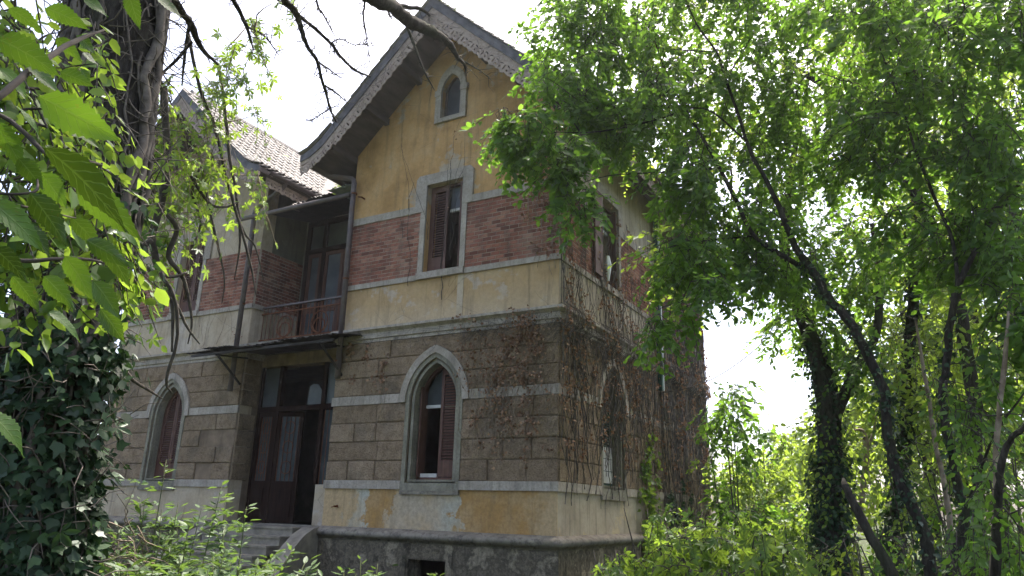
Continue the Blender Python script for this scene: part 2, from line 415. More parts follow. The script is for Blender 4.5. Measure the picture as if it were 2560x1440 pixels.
# ================================================================ plant skeletons: (x, y, z, radius) stems and (x, y, z, rx, ry, rz, sprays) leaf masses, metres
VEG = {
    'old_trunk': [[(0.97, -8.8, 0.84, 0.2757), (0.94, -8.85, 1.22, 0.2734), (0.93, -8.88, 1.63, 0.2638), (0.91, -8.91, 2.21, 0.2596), (0.92, -8.9, 2.71, 0.2634), (0.93, -8.88, 3.52, 0.2744), (0.9, -8.92, 4.25, 0.2887), (0.87, -8.99, 5.03, 0.301), (0.81, -9.1, 6.03, 0.3188), (0.75, -9.24, 7.52, 0.3245)]],
    'old_limb': [[(0.78, -9.17, 7.24, 0.1575), (0.75, -8.5, 7.14, 0.1404), (0.9, -7.68, 6.83, 0.1176), (1.08, -6.96, 6.62, 0.0897), (1.04, -6.53, 6.71, 0.0809), (0.94, -6.16, 6.92, 0.0782), (0.84, -5.79, 7.03, 0.0779), (0.79, -5.39, 7.21, 0.0741), (0.71, -5.02, 7.37, 0.0624), (0.66, -4.64, 7.46, 0.0417), (0.54, -4.3, 7.53, 0.0274), (0.42, -3.97, 7.66, 0.0202), (0.25, -3.67, 7.71, 0.0083)], [(0.21, -3.82, 7.93, 0.0167), (0.29, -3.69, 7.89, 0.0126), (0.42, -3.52, 7.82, 0.0084), (0.53, -3.37, 7.71, 0.0042)], [(-0.24, -4.55, 8.22, 0.029), (-0.21, -4.39, 8.0, 0.0207), (-0.14, -4.21, 7.65, 0.0164), (-0.05, -4.01, 7.36, 0.0061)], [(-0.31, -4.74, 8.41, 0.0375), (-0.25, -4.56, 8.47, 0.0337), (-0.14, -4.33, 8.55, 0.0255), (-0.1, -4.17, 8.53, 0.0128)], [(-0.34, -5.03, 8.28, 0.0204), (-0.32, -4.88, 8.25, 0.0164), (-0.29, -4.72, 8.1, 0.0041)], [(0.5, -7.51, 7.25, 0.0696), (0.48, -7.34, 6.63, 0.0458), (0.42, -7.2, 6.47, 0.0366), (0.4, -7.02, 6.45, 0.034), (0.36, -6.86, 6.31, 0.0248), (0.32, -6.72, 6.23, 0.0219), (0.29, -6.56, 6.19, 0.0189), (0.24, -6.42, 6.06, 0.0174), (0.19, -6.28, 5.98, 0.016), (0.13, -6.15, 5.88, 0.0129), (0.1, -6.0, 5.79, 0.0065)], [(0.01, -6.69, 6.81, 0.0233), (0.07, -6.51, 6.75, 0.02), (0.17, -6.28, 6.63, 0.02), (0.19, -6.14, 6.54, 0.0167), (0.26, -5.95, 6.45, 0.0151), (0.34, -5.77, 6.44, 0.0084)], [(0.05, -6.34, 6.4, 0.0115), (0.08, -6.17, 6.38, 0.0083), (0.13, -5.97, 6.34, 0.0033)], [(0.06, -6.19, 6.17, 0.0115), (0.11, -6.06, 6.13, 0.0099), (0.19, -5.92, 6.04, 0.0033)], [(0.11, -6.13, 5.89, 0.0081), (-0.0, -6.18, 5.8, 0.0065), (-0.09, -6.2, 5.74, 0.0032)], [(0.21, -6.32, 6.59, 0.0099), (0.23, -6.21, 6.71, 0.0084), (0.31, -6.03, 6.72, 0.0061), (0.41, -5.84, 6.85, 0.0027)], [(0.36, -6.9, 7.47, 0.0168), (0.29, -6.67, 6.89, 0.0131), (0.21, -6.47, 6.86, 0.0107), (0.16, -6.22, 6.76, 0.0051)], [(0.41, -6.26, 8.15, 0.0218), (0.4, -6.06, 7.28, 0.0139), (0.3, -5.95, 7.19, 0.0122), (0.26, -5.78, 6.87, 0.0069), (0.2, -5.63, 6.66, 0.0028)], [(0.65, -8.98, 6.7, 0.0721), (0.54, -8.59, 6.02, 0.0537), (0.39, -8.28, 5.71, 0.0352), (0.23, -8.01, 5.71, 0.0307), (0.06, -7.75, 5.67, 0.023), (-0.08, -7.46, 5.72, 0.0119)], [(0.09, -7.93, 5.81, 0.02), (-0.02, -7.86, 5.79, 0.0174), (-0.13, -7.78, 5.59, 0.0145), (-0.23, -7.69, 5.39, 0.0058)], [(0.03, -7.84, 5.7, 0.0172), (-0.09, -7.88, 5.51, 0.0143), (-0.2, -7.93, 5.35, 0.0114), (-0.24, -7.85, 5.28, 0.01), (-0.26, -7.73, 5.16, 0.0057)], [(0.24, -8.07, 7.03, 0.0369), (0.21, -7.75, 6.42, 0.027), (0.11, -7.54, 6.34, 0.0243), (0.04, -7.3, 6.22, 0.0184), (-0.06, -7.1, 6.1, 0.0078)], [(0.04, -7.3, 6.22, 0.0123), (0.03, -7.07, 6.26, 0.0094), (0.02, -6.83, 6.17, 0.0047)]],
    'curtain': [[(-0.41, -7.61, 6.08, 0.0183), (-0.4, -7.39, 5.58, 0.0179), (-0.36, -7.16, 5.2, 0.0177), (-0.34, -6.97, 4.75, 0.0153), (-0.31, -6.76, 4.34, 0.0152), (-0.29, -6.58, 3.97, 0.013), (-0.3, -6.45, 3.67, 0.0043)], [(-0.43, -7.63, 5.26, 0.0217), (-0.45, -7.51, 4.92, 0.0172), (-0.43, -7.34, 4.7, 0.0172), (-0.37, -7.12, 4.46, 0.015), (-0.35, -6.95, 4.46, 0.013), (-0.33, -6.79, 4.58, 0.0044)], [(-0.14, -7.92, 5.21, 0.0331), (-0.15, -7.75, 4.57, 0.0323), (-0.23, -7.69, 4.14, 0.032), (-0.32, -7.65, 3.87, 0.032), (-0.35, -7.5, 3.61, 0.0281), (-0.35, -7.33, 3.36, 0.0201), (-0.4, -7.22, 2.94, 0.0081)], [(-0.41, -7.23, 5.96, 0.0185), (-0.4, -7.09, 5.57, 0.0182), (-0.39, -6.93, 5.0, 0.0178), (-0.39, -6.8, 4.7, 0.0155), (-0.39, -6.67, 4.21, 0.0131), (-0.45, -6.62, 3.81, 0.0044)], [(-0.53, -7.42, 5.25, 0.0178), (-0.47, -7.21, 4.89, 0.0175), (-0.4, -7.01, 4.27, 0.015), (-0.39, -6.91, 4.05, 0.0128), (-0.38, -6.79, 3.75, 0.0085), (-0.42, -6.75, 3.52, 0.0043)], [(-0.23, -7.69, 4.14, 0.028), (-0.21, -7.51, 4.01, 0.0241), (-0.29, -7.49, 3.76, 0.0241), (-0.27, -7.31, 3.58, 0.0201), (-0.26, -7.17, 3.24, 0.0121), (-0.33, -7.12, 3.03, 0.0061)], [(-0.07, -7.81, 3.77, 0.0268), (-0.21, -7.84, 3.64, 0.0231), (-0.21, -7.67, 3.55, 0.0195), (-0.21, -7.47, 3.56, 0.0158), (-0.22, -7.32, 3.65, 0.008)], [(-0.41, -7.24, 4.78, 0.013), (-0.48, -7.23, 4.54, 0.0129), (-0.47, -7.09, 4.25, 0.0129), (-0.56, -7.1, 3.93, 0.0064)], [(-0.46, -6.64, 4.42, 0.0134), (-0.49, -6.52, 4.33, 0.0112), (-0.5, -6.37, 4.25, 0.0091), (-0.5, -6.21, 3.93, 0.0045)], [(-0.01, -7.72, 3.5, 0.0189), (-0.01, -7.53, 3.27, 0.0171), (-0.06, -7.43, 2.94, 0.0153), (-0.16, -7.4, 2.64, 0.0135), (-0.2, -7.29, 2.54, 0.0058)], [(-0.09, -7.47, 3.29, 0.0154), (-0.1, -7.31, 3.11, 0.0117), (-0.11, -7.16, 3.0, 0.0059)], [(0.73, -8.42, 2.56, 0.0156), (0.57, -8.17, 2.47, 0.0131), (0.42, -7.91, 2.43, 0.0102), (0.26, -7.68, 2.41, 0.0036)]],
    'curtain_e': [(-0.42, -7.61, 5.12, 0.22, 0.5, 0.3, 34), (-0.47, -7.32, 4.97, 0.35, 0.6, 0.39, 80), (-0.36, -7.52, 4.43, 0.29, 0.6, 0.33, 55), (-0.48, -6.99, 4.81, 0.27, 0.4, 0.27, 30), (-0.5, -6.69, 4.9, 0.18, 0.3, 0.18, 6), (-0.43, -7.45, 4.11, 0.21, 0.5, 0.21, 14), (-0.48, -6.5, 4.98, 0.14, 0.3, 0.23, 6), (-0.42, -7.08, 5.63, 0.5, 0.5, 0.23, 30), (-0.21, -6.96, 6.26, 0.38, 0.5, 0.33, 22), (-0.28, -7.58, 3.54, 0.16, 0.4, 0.2, 8), (-0.45, -7.3, 5.84, 0.28, 0.4, 0.23, 14), (-0.27, -6.72, 6.85, 0.3, 0.4, 0.25, 12)],
    'leftmass': [(2.15, -10.03, 3.69, 0.32, 0.7, 0.27, 60), (2.37, -10.03, 3.22, 0.25, 0.7, 0.27, 48), (2.59, -10.03, 2.83, 0.21, 0.6, 0.21, 40), (2.44, -9.87, 2.73, 0.18, 0.5, 0.12, 26), (2.59, -10.02, 2.55, 0.2, 0.5, 0.13, 26), (2.71, -10.26, 2.86, 0.2, 0.8, 0.46, 45), (1.83, -9.76, 3.88, 0.3, 0.5, 0.25, 30)],
    'bigleaf': [(4.448, -10.888, 2.2, 4.477, -10.777, 2.186, 0.52), (4.547, -10.912, 2.085, 4.581, -10.802, 2.013, 0.4), (4.434, -10.801, 2.089, 4.461, -10.704, 2.057, 0.5), (4.592, -10.934, 2.001, 4.595, -10.881, 1.957, 0.5), (4.577, -10.969, 1.981, 4.585, -10.902, 1.941, 0.45), (4.378, -10.929, 2.294, 4.389, -10.839, 2.292, 0.55), (4.366, -10.717, 2.529, 4.377, -10.647, 2.515, 0.5), (4.35, -10.746, 2.518, 4.341, -10.706, 2.48, 0.55), (4.492, -10.912, 2.08, 4.486, -10.871, 2.055, 0.6), (4.458, -10.867, 2.087, 4.455, -10.82, 2.056, 0.6), (4.486, -10.927, 2.152, 4.481, -10.882, 2.124, 0.5), (4.596, -10.925, 1.738, 4.597, -10.878, 1.698, 0.5), (4.228, -10.767, 2.377, 4.227, -10.705, 2.385, 0.5), (4.239, -10.872, 2.436, 4.234, -10.81, 2.435, 0.5), (4.118, -10.77, 2.551, 4.123, -10.685, 2.568, 0.5), (4.3, -10.854, 2.319, 4.299, -10.791, 2.299, 0.5), (4.478, -10.947, 2.123, 4.475, -10.895, 2.077, 0.5), (4.346, -10.754, 2.08, 4.347, -10.697, 2.047, 0.5), (4.358, -10.731, 2.048, 4.37, -10.657, 2.032, 0.45), (4.302, -10.73, 2.029, 4.303, -10.671, 1.98, 0.5), (4.189, -10.623, 2.112, 4.199, -10.545, 2.055, 0.5), (4.32, -10.808, 2.054, 4.314, -10.758, 2.018, 0.5), (4.307, -10.837, 2.007, 4.305, -10.778, 1.98, 0.5), (4.068, -10.639, 2.053, 4.068, -10.569, 2.016, 0.5), (4.018, -10.519, 2.086, 4.02, -10.447, 2.026, 0.5), (4.138, -10.723, 2.605, 4.135, -10.661, 2.601, 0.5), (4.038, -10.703, 2.553, 4.031, -10.641, 2.541, 0.5), (3.856, -10.398, 2.074, 3.855, -10.326, 2.013, 0.5), (3.898, -10.531, 2.027, 3.898, -10.454, 1.991, 0.5), (4.047, -10.683, 2.043, 4.042, -10.62, 1.997, 0.5), (4.112, -10.555, 2.183, 4.112, -10.493, 2.161, 0.5), (3.961, -10.631, 2.631, 3.949, -10.577, 2.632, 0.5), (3.969, -10.614, 2.592, 3.954, -10.566, 2.595, 0.6), (3.97, -10.612, 2.557, 3.95, -10.574, 2.539, 0.5), (4.196, -10.845, 2.349, 4.187, -10.79, 2.331, 0.5)],
    'bigstem': [[(4.33, -10.91, 2.2, 0.006), (4.34, -10.89, 2.23, 0.0057), (4.3, -10.85, 2.3, 0.0056), (4.22, -10.78, 2.41, 0.0053), (4.14, -10.71, 2.51, 0.0048), (4.07, -10.63, 2.61, 0.0021)], [(4.42, -10.95, 2.16, 0.0035), (4.44, -10.91, 2.15, 0.0035), (4.5, -10.89, 2.1, 0.0033), (4.51, -10.88, 2.09, 0.0026), (4.43, -10.8, 2.09, 0.0014)], [(4.53, -10.96, 2.01, 0.0018), (4.53, -10.94, 2.01, 0.0018), (4.55, -10.91, 2.02, 0.0018), (4.46, -10.87, 2.08, 0.0014)], [(4.53, -10.96, 1.99, 0.0018), (4.54, -10.94, 1.99, 0.0018), (4.54, -10.92, 2.0, 0.0018), (4.35, -10.75, 2.08, 0.0011)], [(3.79, -10.52, 2.43, 0.0068), (3.72, -10.43, 2.47, 0.006), (3.65, -10.35, 2.51, 0.0025)], [(4.59, -10.94, 1.75, 0.0022), (4.6, -10.93, 1.74, 0.0017)], [(4.12, -10.78, 2.04, 0.0051), (4.14, -10.71, 2.05, 0.0043), (4.17, -10.65, 2.07, 0.0034), (4.11, -10.55, 2.1, 0.0027), (4.05, -10.46, 2.1, 0.0015)], [(4.06, -10.66, 2.73, 0.0043), (4.26, -10.71, 2.58, 0.0028), (4.37, -10.72, 2.53, 0.0017)]],
    'lean_trunk': [[(5.39, -3.15, 0.82, 0.0666), (5.38, -3.12, 1.21, 0.061), (5.38, -3.09, 1.5, 0.0575), (5.29, -3.06, 1.8, 0.0539), (5.21, -3.04, 2.03, 0.0505), (5.17, -3.01, 2.38, 0.0489), (5.17, -2.98, 2.74, 0.0493), (5.17, -2.95, 2.93, 0.0496), (5.05, -2.93, 3.35, 0.0521), (4.92, -2.91, 3.69, 0.0508), (4.73, -2.9, 3.99, 0.0494), (4.63, -2.88, 4.27, 0.048), (4.44, -2.87, 4.64, 0.0406), (4.3, -2.86, 5.17, 0.0333), (4.17, -2.85, 5.57, 0.0254), (4.05, -2.84, 5.87, 0.0237), (3.98, -2.82, 6.14, 0.0219), (3.91, -2.81, 6.48, 0.0201), (3.77, -2.81, 7.11, 0.0185), (3.67, -2.8, 7.57, 0.0166), (3.43, -2.83, 8.08, 0.0122), (3.24, -2.84, 8.79, 0.0076)], [(4.62, -2.79, 4.29, 0.0323), (4.3, -2.86, 4.56, 0.0305), (4.0, -2.93, 4.84, 0.0266), (3.83, -2.99, 5.31, 0.025), (3.67, -3.05, 5.75, 0.0233), (3.54, -3.1, 6.08, 0.0215), (3.26, -3.2, 6.73, 0.0133), (3.13, -3.26, 7.09, 0.0113), (3.01, -3.33, 7.57, 0.0069)], [(3.99, -2.88, 4.86, 0.0124), (3.57, -3.24, 4.75, 0.01), (3.29, -3.59, 4.63, 0.0077), (3.02, -3.95, 4.4, 0.0037)], [(3.7, -3.14, 5.7, 0.0126), (3.1, -3.65, 5.55, 0.0101), (2.64, -4.16, 5.38, 0.0077), (2.36, -4.65, 5.08, 0.0036)], [(3.99, -2.88, 6.11, 0.013), (3.56, -3.23, 6.52, 0.0109), (3.07, -3.62, 6.28, 0.0105), (2.52, -4.09, 6.02, 0.0081), (1.94, -4.63, 5.89, 0.0039)], [(3.77, -2.82, 7.1, 0.0115), (4.13, -2.76, 7.69, 0.0095), (4.37, -2.72, 8.2, 0.0073), (4.55, -2.7, 8.65, 0.005)], [(3.67, -2.84, 7.54, 0.0094), (3.01, -3.15, 7.62, 0.0094), (2.31, -3.54, 7.73, 0.007), (1.78, -3.93, 7.78, 0.0046)]],
    'lean_e': [(2.03, -3.7, 7.78, 0.57, 0.7, 0.63, 60), (1.87, -4.79, 5.93, 0.31, 0.5, 0.24, 52), (2.32, -4.67, 5.5, 0.32, 0.5, 0.23, 40), (2.52, -4.79, 4.94, 0.15, 0.3, 0.13, 12), (2.15, -4.08, 6.67, 0.52, 0.7, 0.42, 66), (2.51, -3.18, 7.7, 0.76, 0.8, 0.76, 70), (2.81, -3.6, 6.47, 0.63, 0.8, 0.42, 58), (3.38, -3.63, 5.45, 0.44, 0.7, 0.34, 44), (3.33, -3.75, 4.42, 0.35, 0.6, 0.28, 34), (3.5, -3.81, 3.96, 0.31, 0.5, 0.16, 14), (3.14, -4.12, 3.48, 0.11, 0.3, 0.26, 8), (3.44, -3.0, 5.17, 0.62, 0.8, 0.56, 65), (3.37, -2.6, 7.03, 0.98, 0.9, 0.81, 75), (3.63, -2.54, 8.19, 1.1, 0.9, 0.68, 65), (4.11, -2.46, 4.72, 0.63, 0.7, 0.47, 55), (4.16, -2.25, 6.0, 0.79, 0.8, 0.73, 62), (4.39, -2.42, 7.21, 0.88, 0.8, 0.82, 60), (1.99, -3.5, 8.45, 0.67, 0.7, 0.42, 40), (2.81, -2.97, 8.73, 0.93, 0.8, 0.5, 55), (3.73, -2.52, 8.98, 1.09, 0.8, 0.51, 55)],
    'fork_trunk': [[(5.47, -3.45, 0.86, 0.0462), (5.55, -3.44, 1.24, 0.0442), (5.64, -3.43, 1.49, 0.0423), (5.72, -3.43, 1.75, 0.0404), (5.69, -3.42, 1.91, 0.0385), (5.68, -3.41, 2.23, 0.0367), (5.67, -3.41, 2.5, 0.0368), (5.69, -3.4, 2.84, 0.0371), (5.75, -3.39, 3.08, 0.0353), (5.82, -3.39, 3.43, 0.0337), (5.94, -3.39, 3.82, 0.0301), (6.1, -3.39, 4.12, 0.0264), (6.29, -3.4, 4.42, 0.0226), (6.54, -3.42, 4.74, 0.0187), (6.78, -3.45, 5.06, 0.0127)], [(5.94, -3.36, 3.83, 0.0201), (5.96, -3.3, 4.34, 0.0186), (5.86, -3.23, 4.91, 0.017), (5.77, -3.17, 5.42, 0.0153), (5.69, -3.11, 6.11, 0.0114), (5.57, -3.05, 6.86, 0.0071)], [(5.72, -3.45, 1.75, 0.0153), (5.87, -3.59, 2.07, 0.0132), (6.03, -3.73, 2.4, 0.0112), (6.27, -3.89, 2.71, 0.0074)]],
    'fork_e': [(5.59, -3.15, 7.0, 0.81, 0.8, 0.59, 60), (6.36, -3.59, 6.36, 0.85, 0.8, 0.65, 75), (5.95, -3.06, 5.67, 0.86, 0.9, 0.66, 75), (6.53, -3.62, 5.21, 0.57, 0.8, 0.66, 55), (5.37, -2.75, 5.97, 0.64, 0.8, 0.64, 50), (6.29, -3.39, 4.34, 0.65, 0.8, 0.51, 60), (6.37, -3.8, 3.35, 0.39, 0.6, 0.52, 36), (5.83, -2.75, 4.74, 0.66, 0.8, 0.45, 48), (4.98, -2.56, 6.61, 0.61, 0.7, 0.61, 40), (5.06, -2.96, 7.95, 1.04, 0.8, 0.58, 60), (6.06, -3.17, 7.53, 1.0, 0.8, 0.56, 60), (6.75, -3.65, 6.75, 0.82, 0.8, 0.57, 55)],
    'ivy_trunk': [[(4.03, 0.96, 0.19, 0.225), (4.05, 0.99, 1.06, 0.2097), (4.1, 1.01, 1.91, 0.1953), (4.18, 1.04, 2.81, 0.1819), (4.2, 1.06, 3.56, 0.1688), (4.1, 1.07, 4.21, 0.1335), (3.92, 1.07, 4.97, 0.1205), (3.81, 1.08, 5.47, 0.1067), (3.77, 1.09, 6.21, 0.0854), (3.95, 1.14, 7.32, 0.0642), (4.2, 1.19, 8.47, 0.0416)], [(4.19, 0.98, 3.05, 0.1088), (4.45, 1.01, 3.47, 0.0947), (4.67, 1.02, 3.9, 0.0733), (5.01, 1.04, 4.45, 0.0628), (5.15, 1.05, 5.29, 0.0526), (5.14, 1.05, 6.25, 0.0346)]],
    'ivy_e': [(4.12, 1.08, 5.02, 0.79, 1.0, 0.71, 60), (4.78, 1.13, 5.71, 1.09, 1.2, 0.87, 80), (3.8, 1.04, 6.48, 0.89, 1.2, 0.81, 60), (5.03, 1.64, 7.31, 1.25, 1.2, 0.94, 60), (4.54, 0.81, 4.13, 0.48, 0.7, 0.62, 30), (4.07, 1.57, 8.45, 0.97, 1, 0.97, 40)],
    'back_trunk': [[(4.74, 1.63, 0.62, 0.1076), (4.86, 1.68, 1.24, 0.1045), (4.99, 1.73, 1.89, 0.1017), (5.19, 1.78, 2.85, 0.096), (5.34, 1.83, 3.8, 0.0907), (5.63, 1.88, 5.46, 0.0802), (5.81, 1.92, 6.74, 0.069), (5.87, 1.96, 8.28, 0.0577), (5.78, 2.01, 9.47, 0.0451), (5.67, 2.05, 10.57, 0.0313)]],
    'back_e': [(5.66, 1.85, 5.45, 1.21, 1.2, 0.91, 75), (6.42, 2.12, 6.42, 1.34, 1.4, 1.11, 75), (5.77, 2.25, 8.61, 1.69, 1.4, 1.43, 80), (5.52, 1.65, 3.83, 0.8, 0.9, 0.8, 45), (6.39, 2.02, 4.21, 1.13, 1.1, 0.9, 65), (4.93, 2.64, 10.65, 1.65, 1.3, 1.1, 50), (7.36, 2.33, 9.02, 1.29, 1.3, 1.47, 55)],
    'broken_stub': [[(5.13, -3.76, 1.05, 0.0542), (5.07, -3.74, 1.25, 0.0501), (4.98, -3.73, 1.44, 0.046), (4.88, -3.71, 1.68, 0.0398), (4.81, -3.7, 1.86, 0.0357), (4.78, -3.68, 1.95, 0.0316)]],
    'sapling_a': [[(5.8, -4.15, 1.13, 0.0279), (5.9, -4.12, 1.67, 0.026), (5.99, -4.08, 2.22, 0.0242), (6.08, -4.05, 2.65, 0.0224), (6.16, -4.02, 2.97, 0.0206), (6.25, -3.98, 3.4, 0.0126)]],
    'sapling_b': [[(5.79, -4.55, 1.1, 0.0342), (5.85, -4.62, 1.47, 0.0321), (5.92, -4.69, 1.89, 0.0285), (5.96, -4.76, 2.06, 0.0249), (6.03, -4.83, 2.23, 0.0214), (6.12, -4.91, 2.31, 0.0196), (6.33, -5.0, 2.49, 0.0146)]],
    'sapling_c': [[(5.59, -2.55, 1.29, 0.0291), (5.6, -2.51, 1.62, 0.0292), (5.6, -2.48, 2.03, 0.0269), (5.57, -2.45, 2.48, 0.0247), (5.57, -2.41, 2.78, 0.0224), (5.56, -2.38, 3.19, 0.0201), (5.55, -2.35, 3.78, 0.0102)]],
    'sapling_d': [[(4.34, 2.6, 1.44, 0.0463), (4.43, 2.61, 2.02, 0.0463), (4.57, 2.62, 2.74, 0.0465), (4.57, 2.62, 3.08, 0.031), (4.42, 2.61, 3.12, 0.0155)], [(4.57, 2.62, 2.74, 0.031), (4.72, 2.63, 3.08, 0.0233), (4.78, 2.63, 3.35, 0.0156)]],
    'sapling_e': [(6.07, -4.07, 2.63, 0.37, 0.6, 0.45, 40), (6.01, -4.77, 1.81, 0.29, 0.6, 0.44, 36)],
    'mid_e': [(2.28, -0.83, 8.69, 1.44, 1.0, 1.3, 70), (3.37, -0.05, 7.67, 1.22, 1.0, 1.22, 70), (4.68, 0.12, 8.54, 1.48, 1.1, 1.33, 80), (6.12, 0.14, 8.47, 1.62, 1.1, 1.33, 80), (6.86, -0.43, 6.04, 1.05, 1.1, 1.31, 70), (2.62, -1.25, 5.46, 0.68, 0.8, 0.55, 35), (2.93, -0.34, 10.58, 1.59, 1.0, 0.79, 60), (5.43, 0.15, 10.0, 1.72, 1.0, 0.86, 60), (7.15, -0.27, 8.57, 1.45, 1.0, 1.09, 60), (6.44, -0.19, 4.21, 0.82, 1, 1.01, 50)],
    'mid_trunk': [[(5.8, -0.05, 0.82, 0.1), (5.88, -0.04, 1.67, 0.0936), (6.05, -0.04, 2.67, 0.0878), (6.11, -0.03, 3.73, 0.0826), (6.07, -0.01, 4.86, 0.0781), (5.83, 0.01, 6.12, 0.0741), (5.43, 0.03, 7.21, 0.0698), (4.84, 0.02, 8.21, 0.058), (4.11, -0.03, 9.0, 0.0374)]],
    'bush_e': [(4.81, -1.87, 1.3, 0.58, 0.8, 0.37, 45), (5.4, -2.75, 1.28, 0.52, 0.8, 0.38, 40), (5.82, -3.95, 1.36, 0.45, 0.7, 0.33, 45), (5.34, -0.35, 2.0, 0.67, 0.9, 0.55, 50), (6.06, -0.86, 2.36, 0.64, 0.9, 0.7, 55), (4.6, 3.63, 2.26, 0.75, 1.2, 0.91, 55), (5.62, 4.65, 3.41, 1.07, 1.5, 1.07, 60), (6.61, 3.61, 4.02, 1.09, 1.4, 1.17, 60)],
    'gap_e': [(1.78, 5.24, 3.95, 0.57, 1.2, 1.14, 85), (1.73, 8.29, 3.22, 0.66, 1.2, 0.77, 50), (1.95, 9.35, 2.17, 1.51, 2.0, 0.52, 80), (2.05, 5.3, 1.65, 0.84, 1.4, 0.47, 70), (2.92, 6.47, 1.68, 0.89, 1.4, 0.45, 60), (1.16, 7.15, 2.66, 0.63, 1.4, 0.63, 50)],
    'far_e': [(-0.47, 22.12, 3.65, 1.69, 3.5, 0.94, 70), (1.86, 20.45, 4.16, 1.95, 3.5, 1.59, 90), (4.03, 18.62, 4.7, 2.49, 4, 2.33, 120), (6.34, 15.64, 5.35, 2.86, 4, 3.01, 170), (8.18, 13.51, 6.11, 2.52, 4, 3.64, 160), (5.24, 16.65, 8.91, 3.19, 4, 2.87, 110), (8.0, 14.53, 9.87, 3.01, 4, 3.01, 130), (7.1, 15.61, 13.92, 3.93, 4, 3.27, 130)],
    'groundr_e': [(2.29, -2.94, 1.13, 0.4, 0.7, 0.25, 36), (2.57, -2.0, 1.29, 0.54, 0.8, 0.32, 52), (2.96, -1.16, 1.34, 0.64, 0.9, 0.35, 60), (3.69, -2.33, 1.18, 0.61, 0.9, 0.25, 56), (3.25, -3.67, 1.09, 0.49, 0.7, 0.18, 40), (2.11, -0.88, 1.62, 0.49, 0.7, 0.3, 34), (3.4, 0.97, 1.37, 0.62, 1, 0.34, 40), (3.83, -4.14, 1.12, 0.45, 0.6, 0.14, 34)],
    'shrub': [(-0.34, -7.14, 1.99), (-0.2, -6.63, 1.8), (0.02, -6.99, 1.59), (0.29, -7.3, 1.41), (0.33, -6.78, 1.23), (0.79, -7.02, 1.2), (0.93, -7.46, 1.27), (0.01, -7.34, 1.4), (1.03, -7.05, 1.19), (0.45, -7.76, 1.26), (0.91, -7.81, 1.26), (1.27, -6.54, 1.15), (1.24, -6.31, 1.21), (1.4, -5.43, 1.08), (2.49, -3.93, 1.14), (0.89, -8.18, 1.22), (1.14, -8.52, 1.23), (1.36, -8.2, 1.21), (1.18, -7.79, 1.21), (1.35, -7.59, 1.19), (1.64, -7.58, 1.19), (1.41, -7.09, 1.2), (1.53, -6.08, 1.07)],
    'brush': (-0.2, -7.47, 1.52),
}
# ================================================================ ground
def ground_z(x, y):
    return 0.0
rg = np.random.default_rng(5)
N_ = 90
gx = np.linspace(-60, 60, N_); gy = np.linspace(-45, 95, N_)
gv = [(x, y, 0.05 * math.sin(x * .7 + y * .3) + 0.05 * math.sin(y * .9 - x * .2) - .08) for y in gy for x in gx]
gf = [(j * N_ + i, j * N_ + i + 1, (j + 1) * N_ + i + 1, (j + 1) * N_ + i) for j in range(N_ - 1) for i in range(N_ - 1)]
t = NT('forest_soil')
c = t.ramp(t.noise(1.3, 8, .7), [(.3, (.030, .026, .016)), (.5, (.045, .055, .02)), (.75, (.06, .085, .025))])
MAT['forest_soil'] = t.done(c, .95, t.bump(t.noise(9, 6), .8, .05), .1)
gm = mesh_from('ground', gv, gf); gm.materials.append(MAT['forest_soil'])
g = link('ground', gm, None, 'structure')
far = MB(); far.box(-900, 900, -900, 900, -.9, -.6)
far.build('terrain', 'forest_soil', None, kind='structure')

# ================================================================ the villa
villa = thing('villa', 'abandoned ochre and brick villa with pointed gable windows and fretwork eaves', 'house', (-6.5, 4.5, 0))
W = 5.154; XL = -8.12; XLL = -13.1; YL = 0.1; YR = 1.5; YB = 9.6; YD = 0.6
CX = -2.6; CXL = -10.58
FG = FRONT(0.0); FL = FRONT(YL); FS = SIDE(0.0); FI = SIDE(XL)
ZP, ZM = 1.05, 1.23
ZS0, ZS1, ZI0, ZI1 = 1.958, 2.117, 3.589, 3.767
ZB = 5.17; ZU0, ZU1, ZT0, ZT1 = 6.067, 6.18, 7.57, 7.73
RR = 1.12; AC = .32; ZA = 3.6          # outer arch trim: radius, centre offset, springing
def arch_loop(cx, h, R0, z0):
    return [(cx + h, z0)] + arch_pts(cx, h, R0, AC, ZA) + [(cx - h, z0)]
PROFILE = [(0, 12.05), (2.45, 9.72), (2.8, 9.38), (3.1, 9.18), (3.40, 9.07)]
def roof_z(dx):
    dx = abs(dx)
    for (a, za), (b, zb) in zip(PROFILE, PROFILE[1:]):
        if dx <= b: return za + (zb - za) * (dx - a) / (b - a)
    return PROFILE[-1][1]

def gable_outline(x0, x1, cx):
    top = []
    for i in range(13):
        x = x1 + (x0 - x1) * i / 12
        top.append((x, roof_z(x - cx) - .29))
    if not any(abs(p[0] - cx) < 1e-6 for p in top):
        top.append((cx, roof_z(0) - .29)); top.sort(key=lambda p: -p[0])
    return [(x0, 0), (x1, 0)] + top

HO = .54                                # wall opening half-width behind the arched surround
GW = (-3.02, -2.19)                     # gable window opening
def gable_win_loop(cx, grow=0.0):
    h = .25 + grow; ZG = 10.34; c = .2; R0 = h + c
    za = math.sqrt(R0 * R0 - c * c); am = math.atan2(za, c); n = 8
    right = [(cx - c + R0 * math.cos(am * i / n), ZG + R0 * math.sin(am * i / n)) for i in range(n + 1)]
    left = [(2 * cx - p[0], p[1]) for p in reversed(right[:-1])]
    return [(cx + h, 9.70 - grow)] + right + left + [(cx - h, 9.70 - grow)]

def rect(u0, u1, w0, w1): return [(u0, w0), (u1, w0), (u1, w1), (u0, w1)]
UW = (-3.08, -2.178); UZ = (6.215, 8.165)
UWL = (CXL - .48, CXL + .42)
